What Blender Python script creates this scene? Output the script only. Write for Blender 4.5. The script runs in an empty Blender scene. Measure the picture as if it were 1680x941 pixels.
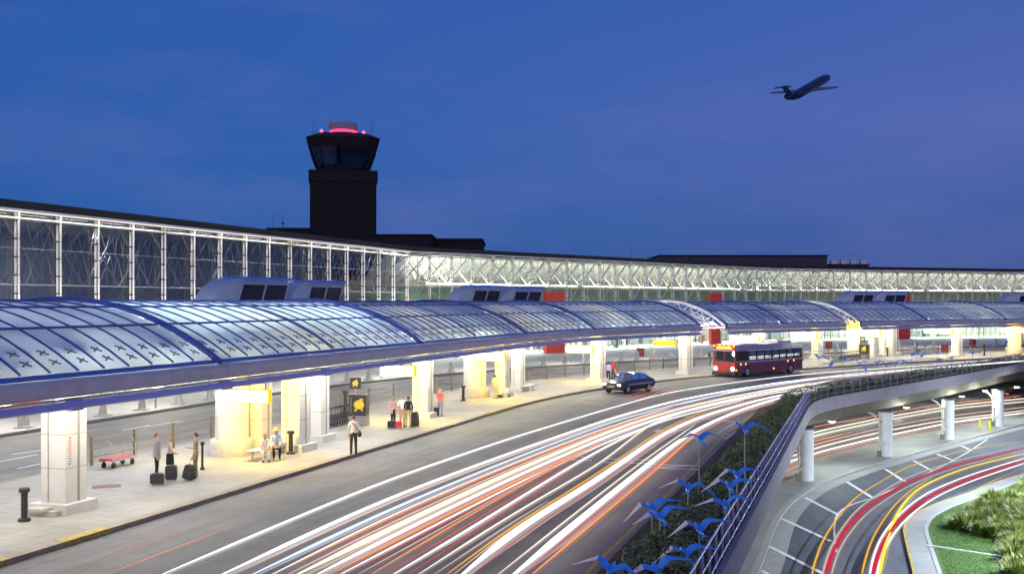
import bpy, math, random
from mathutils import Vector, Matrix
R = math.radians
random.seed(7)
scn = bpy.context.scene
col = scn.collection
F, CX, HZ, CH = 1700.0, 840.0, 496.0, 7.0

# ---------------------------------------------------------------- camera maths (planning only)
def at(x, y, z=0.0):
    Y = F * (CH - z) / (y - HZ)
    return Vector(((x - CX) * Y / F, Y, z))
def px(x, y, Y):
    return Vector(((x - CX) * Y / F, Y, CH - (y - HZ) * Y / F))

# ---------------------------------------------------------------- materials
def _nt(name):
    m = bpy.data.materials.new(name); m.use_nodes = True
    nt = m.node_tree; nt.nodes.clear()
    o = nt.nodes.new('ShaderNodeOutputMaterial')
    return m, nt, o
def _n(nt, t, **kw):
    n = nt.nodes.new(t)
    for k, v in kw.items():
        if k in n.inputs: n.inputs[k].default_value = v
        else: setattr(n, k, v)
    return n
def rgba(c): return (c[0], c[1], c[2], 1.0)
def pbr(name, c, rough=.6, metal=0., var=.12, scale=3., bump=0., bscale=None, spec=.5, coat=0., stretch=None):
    m, nt, o = _nt(name)
    b = _n(nt, 'ShaderNodeBsdfPrincipled', Roughness=rough, Metallic=metal)
    b.inputs['Specular IOR Level'].default_value = spec
    b.inputs['Coat Weight'].default_value = coat
    nt.links.new(b.outputs[0], o.inputs[0])
    tc = _n(nt, 'ShaderNodeTexCoord')
    vec = tc.outputs['Object']
    if stretch:
        mp = _n(nt, 'ShaderNodeMapping'); mp.inputs['Scale'].default_value = stretch[:3]
        if len(stretch) > 3: mp.inputs['Rotation'].default_value = (0, 0, stretch[3])
        nt.links.new(vec, mp.inputs[0]); vec = mp.outputs[0]
    if var:
        ns = _n(nt, 'ShaderNodeTexNoise', Scale=scale, Detail=6., Roughness=.62)
        nt.links.new(vec, ns.inputs['Vector'])
        r = _n(nt, 'ShaderNodeValToRGB')
        r.color_ramp.elements[0].position = .3; r.color_ramp.elements[1].position = .72
        r.color_ramp.elements[0].color = rgba([max(0, x * (1 - var)) for x in c])
        r.color_ramp.elements[1].color = rgba([min(1, x * (1 + var)) for x in c])
        nt.links.new(ns.outputs[0], r.inputs[0]); nt.links.new(r.outputs[0], b.inputs['Base Color'])
    else:
        b.inputs['Base Color'].default_value = rgba(c)
    if bump:
        n2 = _n(nt, 'ShaderNodeTexNoise', Scale=bscale or scale * 6, Detail=4.)
        nt.links.new(vec, n2.inputs['Vector'])
        bp = _n(nt, 'ShaderNodeBump', Strength=bump, Distance=.02)
        nt.links.new(n2.outputs[0], bp.inputs['Height']); nt.links.new(bp.outputs[0], b.inputs['Normal'])
    return m
def emit(name, c, s):
    m, nt, o = _nt(name)
    e = _n(nt, 'ShaderNodeEmission', Color=rgba(c), Strength=s)
    nt.links.new(e.outputs[0], o.inputs[0])
    return m
def glass(name, tint, refl=.25, rough=.03, tr=.6, dark=(.01, .012, .016), fm=.9):
    """thin pane: part clear, part dark tint, mirror on top"""
    m, nt, o = _nt(name)
    t = _n(nt, 'ShaderNodeBsdfTransparent', Color=rgba(tint))
    d = _n(nt, 'ShaderNodeBsdfDiffuse', Color=rgba(dark))
    g = _n(nt, 'ShaderNodeBsdfGlossy', Color=(1, 1, 1, 1), Roughness=rough)
    a = _n(nt, 'ShaderNodeMixShader', Fac=tr); b = _n(nt, 'ShaderNodeMixShader')
    fr = _n(nt, 'ShaderNodeFresnel', IOR=1.5)
    mm = _n(nt, 'ShaderNodeMath', operation='MULTIPLY_ADD'); mm.inputs[1].default_value = fm; mm.inputs[2].default_value = refl
    mm.use_clamp = True
    nt.links.new(fr.outputs[0], mm.inputs[0]); nt.links.new(mm.outputs[0], b.inputs[0])
    nt.links.new(d.outputs[0], a.inputs[1]); nt.links.new(t.outputs[0], a.inputs[2])
    nt.links.new(a.outputs[0], b.inputs[1]); nt.links.new(g.outputs[0], b.inputs[2])
    nt.links.new(b.outputs[0], o.inputs[0])
    return m
def vault_glass(name, trans, gloss):
    """fritted roof glass: lets lamp light through from below, mirrors the sky above"""
    m, nt, o = _nt(name)
    t = _n(nt, 'ShaderNodeBsdfTranslucent', Color=rgba(trans))
    tr = _n(nt, 'ShaderNodeBsdfTransparent', Color=(.55, .65, .72, 1))
    d = _n(nt, 'ShaderNodeBsdfDiffuse', Color=(.11, .175, .50, 1))
    g = _n(nt, 'ShaderNodeBsdfGlossy', Color=rgba(gloss), Roughness=.32)
    tc = _n(nt, 'ShaderNodeTexCoord'); ns = _n(nt, 'ShaderNodeTexNoise', Scale=.22, Detail=4.)
    nt.links.new(tc.outputs['Object'], ns.inputs['Vector'])
    mr = _n(nt, 'ShaderNodeMapRange'); mr.inputs[1].default_value = .35; mr.inputs[2].default_value = .7
    mr.inputs[3].default_value = .28; mr.inputs[4].default_value = .5
    nt.links.new(ns.outputs[0], mr.inputs[0])
    a = _n(nt, 'ShaderNodeMixShader'); nt.links.new(mr.outputs[0], a.inputs[0])
    nt.links.new(d.outputs[0], a.inputs[1]); nt.links.new(t.outputs[0], a.inputs[2])
    c = _n(nt, 'ShaderNodeMixShader', Fac=.12); nt.links.new(a.outputs[0], c.inputs[1]); nt.links.new(tr.outputs[0], c.inputs[2])
    fr = _n(nt, 'ShaderNodeFresnel', IOR=1.5)
    mm = _n(nt, 'ShaderNodeMath', operation='MULTIPLY_ADD'); mm.inputs[1].default_value = .42; mm.inputs[2].default_value = .03
    mm.use_clamp = True
    nt.links.new(fr.outputs[0], mm.inputs[0])
    b = _n(nt, 'ShaderNodeMixShader'); nt.links.new(mm.outputs[0], b.inputs[0])
    nt.links.new(c.outputs[0], b.inputs[1]); nt.links.new(g.outputs[0], b.inputs[2])
    nt.links.new(b.outputs[0], o.inputs[0])
    return m
def paved(name, c, joint, sx, sy, ang, rough=.7, var=.25, mortar=.012, nscale=.35, streak=0., grain=.1):
    """concrete with joints, stains and tyre streaks running along direction ang"""
    m, nt, o = _nt(name)
    b = _n(nt, 'ShaderNodeBsdfPrincipled', Roughness=rough)
    nt.links.new(b.outputs[0], o.inputs[0])
    tc = _n(nt, 'ShaderNodeTexCoord')
    mp = _n(nt, 'ShaderNodeMapping'); mp.inputs['Rotation'].default_value = (0, 0, ang)
    nt.links.new(tc.outputs['Object'], mp.inputs[0])
    ns = _n(nt, 'ShaderNodeTexNoise', Scale=nscale, Detail=8., Roughness=.65)
    nt.links.new(tc.outputs['Object'], ns.inputs['Vector'])
    r = _n(nt, 'ShaderNodeValToRGB'); r.color_ramp.elements[0].position = .32; r.color_ramp.elements[1].position = .7
    r.color_ramp.elements[0].color = rgba([x * (1 - var) for x in c]); r.color_ramp.elements[1].color = rgba([min(1, x * (1 + var)) for x in c])
    nt.links.new(ns.outputs[0], r.inputs[0])
    cur = r.outputs[0]
    if streak:
        m2 = _n(nt, 'ShaderNodeMapping'); m2.inputs['Scale'].default_value = (1.0, .05, 1); 
        nt.links.new(mp.outputs[0], m2.inputs[0])
        n3 = _n(nt, 'ShaderNodeTexNoise', Scale=1.6, Detail=5., Roughness=.7); nt.links.new(m2.outputs[0], n3.inputs['Vector'])
        mr = _n(nt, 'ShaderNodeMapRange'); mr.inputs[1].default_value = .3; mr.inputs[2].default_value = .7
        mr.inputs[3].default_value = 1 - streak; mr.inputs[4].default_value = 1 + streak
        nt.links.new(n3.outputs[0], mr.inputs[0])
        mx = _n(nt, 'ShaderNodeVectorMath', operation='MULTIPLY'); nt.links.new(cur, mx.inputs[0]); nt.links.new(mr.outputs[0], mx.inputs[1])
        cur = mx.outputs[0]
    if grain:
        n4 = _n(nt, 'ShaderNodeTexNoise', Scale=14., Detail=3.); nt.links.new(tc.outputs['Object'], n4.inputs['Vector'])
        mr = _n(nt, 'ShaderNodeMapRange'); mr.inputs[1].default_value = .3; mr.inputs[2].default_value = .7
        mr.inputs[3].default_value = 1 - grain; mr.inputs[4].default_value = 1 + grain
        nt.links.new(n4.outputs[0], mr.inputs[0])
        mx = _n(nt, 'ShaderNodeVectorMath', operation='MULTIPLY'); nt.links.new(cur, mx.inputs[0]); nt.links.new(mr.outputs[0], mx.inputs[1])
        cur = mx.outputs[0]
    if sx:
        br = _n(nt, 'ShaderNodeTexBrick'); br.offset = 0.; br.inputs['Scale'].default_value = 1.
        br.inputs['Brick Width'].default_value = sx; br.inputs['Row Height'].default_value = sy
        br.inputs['Mortar Size'].default_value = mortar; br.inputs['Mortar Smooth'].default_value = .3
        br.inputs['Color1'].default_value = (1, 1, 1, 1); br.inputs['Color2'].default_value = (.93, .93, .93, 1)
        br.inputs['Mortar'].default_value = rgba(joint)
        nt.links.new(mp.outputs[0], br.inputs['Vector'])
        mx = _n(nt, 'ShaderNodeVectorMath', operation='MULTIPLY'); nt.links.new(cur, mx.inputs[0]); nt.links.new(br.outputs[0], mx.inputs[1])
        cur = mx.outputs[0]
    nt.links.new(cur, b.inputs['Base Color'])
    n5 = _n(nt, 'ShaderNodeTexNoise', Scale=22., Detail=4.); nt.links.new(tc.outputs['Object'], n5.inputs['Vector'])
    bp = _n(nt, 'ShaderNodeBump', Strength=.15, Distance=.01)
    nt.links.new(n5.outputs[0], bp.inputs['Height']); nt.links.new(bp.outputs[0], b.inputs['Normal'])
    return m

M = dict(
    road=paved('road_concrete', (.190, .186, .190), (.62, .62, .62), 4.2, 6.0, R(19), var=.22, streak=.22, mortar=.02),
    inner=paved('inner_road_concrete', (.20, .19, .18), (.6, .6, .6), 4.0, 6.0, R(19), var=.2, streak=.25, mortar=.02),
    walk=paved('pale_paving', (.36, .345, .31), (.55, .53, .50), .62, .62, R(19), var=.2, mortar=.012, grain=.06),
    tpave=paved('terminal_paving', (.50, .48, .45), (.8, .8, .8), 1.2, 1.2, R(19), var=.1, mortar=.012, grain=.05),
    kerb=pbr('kerb_stone', (.33, .27, .20), .75, var=.2, scale=2, bump=.2),
    asphalt=paved('asphalt', (.072, .086, .112), (1, 1, 1), 0, 0, 0, var=.25, nscale=.25, streak=.2, grain=.18),
    lwalk=paved('lower_paving', (.27, .27, .265), (.7, .7, .7), 1.5, 1.5, R(-30), var=.18, mortar=.015),
    conc=pbr('concrete', (.34, .335, .32), .75, var=.14, scale=1.3, bump=.15),
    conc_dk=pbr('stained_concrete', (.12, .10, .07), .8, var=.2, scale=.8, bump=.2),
    fascia=pbr('fascia_concrete', (.29, .26, .29), .75, var=.13, scale=.7, bump=.15),
    colwhite=pbr('column_cladding', (.66, .64, .60), .5, var=.10, scale=.9),
    joint=pbr('panel_joint', (.30, .28, .25), .8, var=.1),
    colgrey=pbr('column_base_stone', (.52, .50, .44), .7, var=.15, scale=2, bump=.1),
    hoodglass=pbr('hood_dark_glass', (.02, .016, .016), .2, var=.1),
    white=pbr('white_paint', (.75, .75, .74), .5, var=.06, scale=3),
    wmetal=pbr('white_painted_steel', (.70, .71, .72), .4, var=.05, scale=2),
    steel=pbr('brushed_steel', (.52, .52, .53), .32, metal=.8, var=.08, scale=6),
    dsteel=pbr('dark_steel', (.10, .10, .11), .45, metal=.5, var=.1),
    bronze=pbr('bronze_post', (.20, .165, .10), .5, metal=.3, var=.12, scale=5),
    black=pbr('black_plastic', (.018, .018, .020), .45, var=.2, scale=8),
    iron=pbr('cast_iron', (.030, .030, .032), .5, var=.25, scale=9, bump=.1),
    blueframe=pbr('blue_frame', (.06, .11, .42), .4, var=.1, scale=2),
    bluepipe=pbr('blue_pipe', (.42, .46, .92), .38, var=.08, scale=2),
    gutter=pbr('gutter_metal', (.66, .62, .58), .5, var=.12, scale=1.5),
    hood=pbr('hood_cladding', (.44, .52, .62), .5, var=.06, scale=1),
    hoodblue=pbr('hood_blue_edge', (.08, .26, .92), .35, var=.06, scale=1),
    dglass=glass('dark_window', (.2, .22, .25), .08, .05, .15),
    roofdk=pbr('dark_roofing', (.012, .013, .016), .8, var=.2, scale=.6),
    towerdk=pbr('dark_brick', (.012, .0105, .0105), .85, var=.22, scale=2.2, bump=.1),
    redwall=pbr('red_panel', (.62, .045, .030), .5, var=.1, scale=1.5),
    yellow=pbr('yellow_paint', (.72, .50, .03), .55, var=.15, scale=4),
    kerbyellow=pbr('worn_kerb_yellow', (.46, .34, .08), .7, var=.4, scale=6),
    yellowline=pbr('worn_yellow_line', (.42, .32, .08), .7, var=.45, scale=5),
    whiteline=pbr('worn_white_line', (.78, .78, .78), .7, var=.2, scale=5),
    whitefaint=pbr('faded_white_line', (.62, .62, .64), .7, var=.5, scale=6),
    blue=pbr('bright_blue_paint', (.07, .36, 1.), .35, var=.08, scale=3, coat=.2),
    flash=pbr('eave_flashing_blue', (.11, .19, .46), .4, var=.1),
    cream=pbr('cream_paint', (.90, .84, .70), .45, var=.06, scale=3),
    pole=pbr('galvanised_pole', (.40, .40, .40), .45, metal=.4, var=.1),
    wall_in=pbr('interior_wall', (.68, .68, .64), .7, var=.06, scale=.8),
    wall_teal=pbr('interior_teal_wall', (.26, .36, .32), .6, var=.2, scale=.5),
    ceil=pbr('white_ceiling', (.66, .66, .62), .7, var=.05, scale=.6),
    bulk=pbr('beige_bulkhead', (.52, .49, .38), .65, var=.06, scale=.8),
    clear=glass('clear_glazing', (.90, .97, .93), .04, .02, .97),
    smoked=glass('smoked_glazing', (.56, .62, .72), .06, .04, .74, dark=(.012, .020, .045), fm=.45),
    signlit=emit('lit_sign_face', (1., .93, .55), 4.2),
    signyel=emit('lit_sign_edge', (1., .62, .03), 1.2),
    lampw=emit('lamp_warm', (1., .93, .76), 14.),
    kerbdk=pbr('dark_kerb_stone', (.11, .105, .10), .8, var=.2),
    bcol=pbr('bridge_column_paint', (.66, .67, .66), .6, var=.1, scale=1.2, bump=.1),
    lampc=emit('lamp_cool', (.86, 1., .94), 16.),
    lampr=emit('lamp_red', (1., .03, .06), 12.),
    strip=emit('cornice_strip', (1., .93, .82), 1.15),
    skin=pbr('skin', (.52, .30, .20), .55, var=.06, scale=8),
    pipe=pbr('drain_pipe', (.55, .56, .52), .5, var=.1, scale=3),
    rubber=pbr('tyre_rubber', (.02, .02, .02), .8, var=.2, scale=10),
    soil=pbr('soil_bed', (.055, .042, .028), .9, var=.4, scale=3, bump=.5),
)
M['vault_a'] = vault_glass('vault_glass', (.62, .78, .86), (.58, .70, 1.0))

# ---------------------------------------------------------------- mesh builder
class MB:
    def __init__(s): s.v = []; s.f = []; s.m = []; s.sm = []
    def add(s, vs, fs, mi=0, smooth=False):
        o = len(s.v); s.v += [tuple(v) for v in vs]
        for f in fs: s.f.append([i + o for i in f]); s.m.append(mi); s.sm.append(smooth)
    def box(s, c, size, rz=0., mi=0, rot=None):
        hx, hy, hz = size[0] / 2, size[1] / 2, size[2] / 2
        mt = rot if rot is not None else Matrix.Rotation(rz, 3, 'Z')
        c = Vector(c)
        vs = [c + mt @ Vector((x * hx, y * hy, z * hz)) for z in (-1, 1) for y in (-1, 1) for x in (-1, 1)]
        s.add(vs, [(0, 2, 3, 1), (4, 5, 7, 6), (0, 1, 5, 4), (2, 6, 7, 3), (0, 4, 6, 2), (1, 3, 7, 5)], mi)
    def beam(s, a, b, w, h, mi=0):
        a, b = Vector(a), Vector(b); d = (b - a); L = d.length
        if L < 1e-6: return
        x = d / L; up = Vector((0, 0, 1))
        if abs(x.z) > .98: up = Vector((0, 1, 0))
        y = up.cross(x).normalized(); z = x.cross(y)
        rot = Matrix((x, y, z)).transposed()
        s.box((a + b) / 2, (L, w, h), rot=rot, mi=mi)
    def tube(s, pts, r, n=8, mi=0, caps=True, smooth=True, flat=1.):
        pts = [Vector(p) for p in pts]; k = len(pts)
        rs = r if isinstance(r, (list, tuple)) else [r] * k
        vs = []
        for i, p in enumerate(pts):
            d = (pts[min(i + 1, k - 1)] - pts[max(i - 1, 0)])
            if d.length < 1e-9: d = Vector((0, 0, 1))
            d.normalize()
            up = Vector((0, 0, 1)) if abs(d.z) < .95 else Vector((0, 1, 0))
            a = d.cross(up).normalized(); b = a.cross(d)
            for j in range(n):
                t = 2 * math.pi * j / n
                vs.append(p + a * (math.cos(t) * rs[i]) + b * (math.sin(t) * rs[i] * flat))
        fs = [(i * n + j, i * n + (j + 1) % n, (i + 1) * n + (j + 1) % n, (i + 1) * n + j) for i in range(k - 1) for j in range(n)]
        s.add(vs, fs, mi, smooth)
        if caps:
            o = len(s.v) - k * n
            s.f.append([o + j for j in range(n)][::-1]); s.m.append(mi); s.sm.append(False)
            s.f.append([o + (k - 1) * n + j for j in range(n)]); s.m.append(mi); s.sm.append(False)
    def lathe(s, prof, c=(0, 0, 0), n=16, mi=0, smooth=True, sx=1., sy=1.):
        c = Vector(c); k = len(prof)
        vs = [c + Vector((r * math.cos(2 * math.pi * j / n) * sx, r * math.sin(2 * math.pi * j / n) * sy, z)) for r, z in prof for j in range(n)]
        fs = [(i * n + j, i * n + (j + 1) % n, (i + 1) * n + (j + 1) % n, (i + 1) * n + j) for i in range(k - 1) for j in range(n)]
        s.add(vs, fs, mi, smooth)
        o = len(s.v) - k * n
        s.f.append([o + j for j in range(n)][::-1]); s.m.append(mi); s.sm.append(False)
        s.f.append([o + (k - 1) * n + j for j in range(n)]); s.m.append(mi); s.sm.append(False)
    def ball(s, c, r, n=10, mi=0, sc=(1, 1, 1)):
        k = max(4, n // 2); prof = []
        c = Vector(c); vs = []; fs = []
        for i in range(k + 1):
            a = math.pi * i / k
            for j in range(n):
                t = 2 * math.pi * j / n
                vs.append(c + Vector((r * math.sin(a) * math.cos(t) * sc[0], r * math.sin(a) * math.sin(t) * sc[1], -r * math.cos(a) * sc[2])))
        fs = [(i * n + j, i * n + (j + 1) % n, (i + 1) * n + (j + 1) % n, (i + 1) * n + j) for i in range(k) for j in range(n)]
        s.add(vs, fs, mi, True)
    def prism(s, poly, z0, z1, mi=0, bottom=True):
        n = len(poly)
        area = sum(poly[i][0] * poly[(i + 1) % n][1] - poly[(i + 1) % n][0] * poly[i][1] for i in range(n))
        if area < 0: poly = poly[::-1]
        vs = [(p[0], p[1], z0) for p in poly] + [(p[0], p[1], z1) for p in poly]
        fs = [tuple(range(n, 2 * n))] + [(i, (i + 1) % n, n + (i + 1) % n, n + i) for i in range(n)]
        if bottom: fs.append(tuple(range(n - 1, -1, -1)))
        s.add(vs, fs, mi)
    def strip(s, A, B, mi=0, smooth=False):
        """ribbon between two polylines of equal length"""
        n = len(A)
        s.add(list(A) + list(B), [(i, i + 1, n + i + 1, n + i) for i in range(n - 1)], mi, smooth)
    def grid(s, rows, mi=0, smooth=True, close=False):
        k = len(rows); n = len(rows[0]); vs = [v for r in rows for v in r]
        m_ = n if close else n - 1
        s.add(vs, [(i * n + j, i * n + (j + 1) % n, (i + 1) * n + (j + 1) % n, (i + 1) * n + j) for i in range(k - 1) for j in range(m_)], mi, smooth)
    def quad(s, a, b, c, d, mi=0): s.add([a, b, c, d], [(0, 1, 2, 3)], mi)
    def shift(s, m):
        s.v = [tuple(m @ Vector(v)) for v in s.v]; return s
    def mesh(s, name, mats):
        me = bpy.data.meshes.new(name); me.from_pydata(s.v, [], s.f)
        for m in (mats if isinstance(mats, (list, tuple)) else [mats]): me.materials.append(m)
        me.polygons.foreach_set('material_index', s.m); me.polygons.foreach_set('use_smooth', s.sm)
        me.update(); me.set_sharp_from_angle(angle=R(42)); return me
    def build(s, name, mats, parent=None, world=False, **kw):
        if world and parent is not None:
            L = Vector(parent.location); s.v = [tuple(Vector(v) - L) for v in s.v]
        o = bpy.data.objects.new(name, s.mesh(name, mats)); col.objects.link(o)
        if parent is not None: o.parent = parent
        for k, v in kw.items(): o[k] = v
        return o
def center_origin(o):
    """move a top-level mesh object's origin to the base of its geometry"""
    me = o.data
    n = len(me.vertices)
    c = sum((v.co for v in me.vertices), Vector()) / n
    c.z = min(v.co.z for v in me.vertices)
    me.transform(Matrix.Translation(-c)); o.location = Vector(o.location) + c
    return o
def tag(o, label, cat, group=None):
    o['label'] = label; o['category'] = cat
    if group: o['group'] = group
    return o
def thing(name, label, cat, loc=(0, 0, 0), rz=0., group=None):
    o = bpy.data.objects.new(name, None); col.objects.link(o)
    o.location = loc; o.rotation_euler = (0, 0, rz); o.empty_display_size = .3
    return tag(o, label, cat, group)
def struct(name, mb, mats, kind='structure'):
    o = mb.build(name, mats); o['kind'] = kind; return o
def dup(root, loc=None, rz=None, label=None, scale=None):
    kids = [o for o in bpy.data.objects if o.parent == root]
    r = root.copy(); col.objects.link(r)
    if loc is not None: r.location = loc
    if rz is not None: r.rotation_euler = (0, 0, rz)
    if scale is not None: r.scale = (scale,) * 3
    if label: r['label'] = label
    for c in kids:
        sub = [o for o in bpy.data.objects if o.parent == c]
        d = c.copy(); col.objects.link(d); d.parent = r
        for g in sub:
            e = g.copy(); col.objects.link(e); e.parent = d
    return r
def light(kind, loc, power, color=(1, .93, .8), size=.2, rot=(0, 0, 0), sy=None, spread=None, name='lamp_light'):
    L = bpy.data.lights.new(name, kind); L.energy = power; L.color = color
    if kind == 'AREA':
        L.shape = 'RECTANGLE' if sy else 'DISK'; L.size = size
        if sy: L.size_y = sy
        if spread: L.spread = spread
    else: L.shadow_soft_size = size
    o = bpy.data.objects.new(name, L); col.objects.link(o); o.location = loc; o.rotation_euler = rot
    return o

# ---------------------------------------------------------------- plan curves
class Curve:
    def __init__(s, pts, smooth=60, step=1.0):
        P = [Vector((p[0], p[1])) for p in pts]
        q = []
        for a, b in zip(P, P[1:]):
            n = max(1, int((b - a).length / step))
            q += [a.lerp(b, i / n) for i in range(n)]
        q.append(P[-1])
        for _ in range(smooth):
            q = [q[0]] + [(q[i - 1] + q[i] * 2 + q[i + 1]) / 4 for i in range(1, len(q) - 1)] + [q[-1]]
        s.q = q; s.L = [0.]
        for a, b in zip(q, q[1:]): s.L.append(s.L[-1] + (b - a).length)
        s.len = s.L[-1]
    def idx(s, t):
        t = min(max(t, 0), s.len - 1e-6)
        lo, hi = 0, len(s.L) - 1
        while hi - lo > 1:
            m = (lo + hi) // 2
            if s.L[m] <= t: lo = m
            else: hi = m
        return lo, (t - s.L[lo]) / (s.L[hi] - s.L[lo])
    def tan(s, t):
        d = s.P2(t + 2) - s.P2(t - 2); return d.normalized()
    def P2(s, t):
        i, u = s.idx(t); return s.q[i].lerp(s.q[i + 1], u)
    def at(s, t, d=0., z=0.):
        p = s.P2(t); tn = s.tan(t); n = Vector((-tn.y, tn.x))
        p = p + n * d
        return Vector((p.x, p.y, z))
    def ang(s, t):
        tn = s.tan(t); return math.atan2(tn.y, tn.x)
    def find(s, x, d=0.):
        """arc length at which the point d left of the curve is seen at picture column x"""
        best = None; t = 0.
        while t < s.len - 3:
            p = s.at(t, d)
            if p.y > 4:
                e = abs((p.x / p.y * F + CX) - x)
                if best is None or e < best[0]: best = (e, t)
            t += .25
        return best[1]
    def near(s, p):
        best = min(range(len(s.q)), key=lambda i: (s.q[i] - Vector((p[0], p[1]))).length)
        t = s.L[best]; tn = s.tan(t); v = Vector((p[0], p[1])) - s.P2(t)
        return t + v.dot(tn), -v.x * tn.y + v.y * tn.x
def frange(a, b, st):
    n = max(1, int(round((b - a) / st))); return [a + (b - a) * i / n for i in range(n + 1)]

# outer kerb of the platform
_k = [at(*p) for p in ((0, 932), (105, 901), (185, 873), (420, 801), (590, 745), (730, 706), (840, 668), (945, 643), (1070, 628), (1150, 618), (1320, 606), (1440, 598), (1680, 586))]
_d0 = Vector((math.sin(R(18.6)), math.cos(R(18.6)), 0))
KP = [tuple((_k[2] - _d0 * 48)[:2]), tuple((_k[2] - _d0 * 20)[:2])] + [tuple(p[:2]) for p in _k[2:]] + [(140, 183), (230, 236)]
K = Curve(KP, 90)
# outer edge of the deck
EP = [(-10.6, -21), (5.1, 26.2), (20.3, 71.0), (22.3, 75.2), (44, 100.9), (60, 121), (75, 135), (150, 178), (240, 228)]
E = Curve(EP, 8)
# glass front of the terminal
_c = 3.437
def _mull(n): 
    Z = _c * (n + 19.86); return ((622 - 28598 / (n + 19.86)) * Z / F, Z)
WA = [_mull(n) for n in range(-9, 17)]
WB = Curve([WA[-1], (45.7, 185), (102.4, 207), (190, 235)], 40)
# ================================================================ setting
LZ = -6.0
smax = K.len - 4
SS = frange(2, smax, 2.)
# lower ground, one sheet to the horizon
g = MB(); g.quad((-3000, -400, LZ - .02), (3000, -400, LZ - .02), (3000, 6000, LZ - .02), (-3000, 6000, LZ - .02))
struct('ground', g, M['asphalt'])
# upper deck: everything left of the deck edge
ES = frange(0, E.len - 4, 2.)
edge = [E.at(t) for t in ES]
deckpoly = [(p.x, p.y) for p in edge] + [(240, 420), (-260, 420), (-260, -21)]
g = MB(); g.prism(deckpoly, -.9, 0.0); struct('road', g, M['road'])
inset = [E.at(t, 1.1) for t in ES]
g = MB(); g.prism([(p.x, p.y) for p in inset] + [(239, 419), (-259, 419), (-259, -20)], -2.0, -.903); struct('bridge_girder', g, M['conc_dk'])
g = MB(); 
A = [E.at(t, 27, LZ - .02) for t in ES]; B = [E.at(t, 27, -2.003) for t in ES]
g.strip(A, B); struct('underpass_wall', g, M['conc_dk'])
def ribbon(c, d0, d1, z0, z1, ts, mb=None, mi=0):
    """solid strip between offsets d0 < d1 of a curve, top at z1"""
    mb = mb or MB()
    A0 = [c.at(t, d0, z1) for t in ts]; B0 = [c.at(t, d1, z1) for t in ts]
    mb.strip(A0, B0, mi)
    mb.strip([c.at(t, d0, z0) for t in ts], A0, mi); mb.strip(B0, [c.at(t, d1, z0) for t in ts], mi)
    for t in (ts[0], ts[-1]):
        mb.quad(c.at(t, d0, z0), c.at(t, d1, z0), c.at(t, d1, z1), c.at(t, d0, z1), mi)
    return mb
struct('sidewalk', ribbon(K, .36, 9.3, 0, .15, SS), M['walk'])
struct('kerb', ribbon(K, 0, .355, 0, .155, SS), M['kerb'])
struct('kerb', ribbon(K, 9.305, 9.6, 0, .155, SS), M['kerb'])
struct('inner_road', ribbon(K, 9.7, 20.4, 0, .005, SS), M['inner'])
struct('kerb', ribbon(K, 20.5, 20.85, 0, .155, SS), M['kerbdk'])
# terminal pavement reaches from the inner kerb to well inside the hall
struct('pavement', ribbon(K, 20.855, 60, 0, .15, SS), M['tpave'])
# yellow painted kerb ends
for (a, b) in ((105, 185), (-40, 15), (806, 846)):
    t0 = K.find(a, 0); t1 = K.find(b, 0)
    o = ribbon(K, -.02, .40, 0.01, .165, frange(t0, t1, .5)).build('kerb_marking', M['kerbyellow']); o['kind'] = 'structure'
# road markings
def line(c, d, w, t0, t1, z, mat, step=1.):
    g = MB(); ts = frange(t0, t1, step)
    g.strip([c.at(t, d - w / 2, z) for t in ts], [c.at(t, d + w / 2, z) for t in ts]); return struct('road_marking', g, mat)
def pline(pts, w, z, mat, zz=0.):
    P = [at(x, y, zz) for x, y in pts]; c = Curve([(p.x, p.y) for p in P], 10, .5)
    return line(c, 0, w, 0, c.len, z, mat, .5)
pline([(960, 941), (1075, 830), (1190, 712), (1240, 676), (1262, 655)], .14, .004, M['yellowline'])
pline([(1095, 679), (1160, 687), (1228, 694)], .3, .004, M['whitefaint'])
pline([(1114, 733), (1140, 716)], .13, .004, M['whitefaint'])
pline([(1189, 720), (1210, 706)], .13, .004, M['whitefaint'])
pline([(880, 640), (940, 655), (1000, 668)], .12, .004, M['yellowline'])
# lettering on the road: strokes in a 1 x 1.6 cell
def letter(ch, x, y, ang, sc=1.):
    strokes = {'H': [((0, 0), (0, 1.8)), ((.9, 0), (.9, 1.8)), ((0, .9), (.9, .9))],
               'N': [((0, 0), (0, 1.8)), ((.9, 0), (.9, 1.8)), ((0, 1.8), (.9, 0))],
               'S': [((0, 0), (.9, 0)), ((.9, 0), (.9, .9)), ((.9, .9), (0, .9)), ((0, .9), (0, 1.8)), ((0, 1.8), (.9, 1.8))],
               'O': [((0, 0), (.9, 0)), ((.9, 0), (.9, 1.8)), ((.9, 1.8), (0, 1.8)), ((0, 1.8), (0, 0))],
               'L': [((0, 0), (.9, 0)), ((0, 0), (0, 1.8))], 'W': [((0, 1.8), (.25, 0)), ((.25, 0), (.45, 1.2)), ((.45, 1.2), (.65, 0)), ((.65, 0), (.9, 1.8))]}[ch]
    g = MB(); p = at(x, y); rm = Matrix.Rotation(ang, 3, 'Z')
    for k, (a, b) in enumerate(strokes):
        a3 = p + rm @ Vector(((a[0] - .45) * sc, (a[1] - .9) * sc, 0)); b3 = p + rm @ Vector(((b[0] - .45) * sc, (b[1] - .9) * sc, 0))
        d = (b3 - a3).normalized() * .12; n = Vector((-d.y, d.x, 0)); z = Vector((0, 0, .004 + k * .0007))
        g.quad(a3 - d - n + z, b3 + d - n + z, b3 + d + n + z, a3 - d + n + z)
    return struct('road_marking', g, M['whitefaint'])
letter('H', 1034, 756, R(-100), 1.15); letter('N', 1101, 765, R(-100), 1.15); letter('S', 1108, 707, R(-110), 1.1)
letter('H', 935, 751, R(-100), 1.0)
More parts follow.
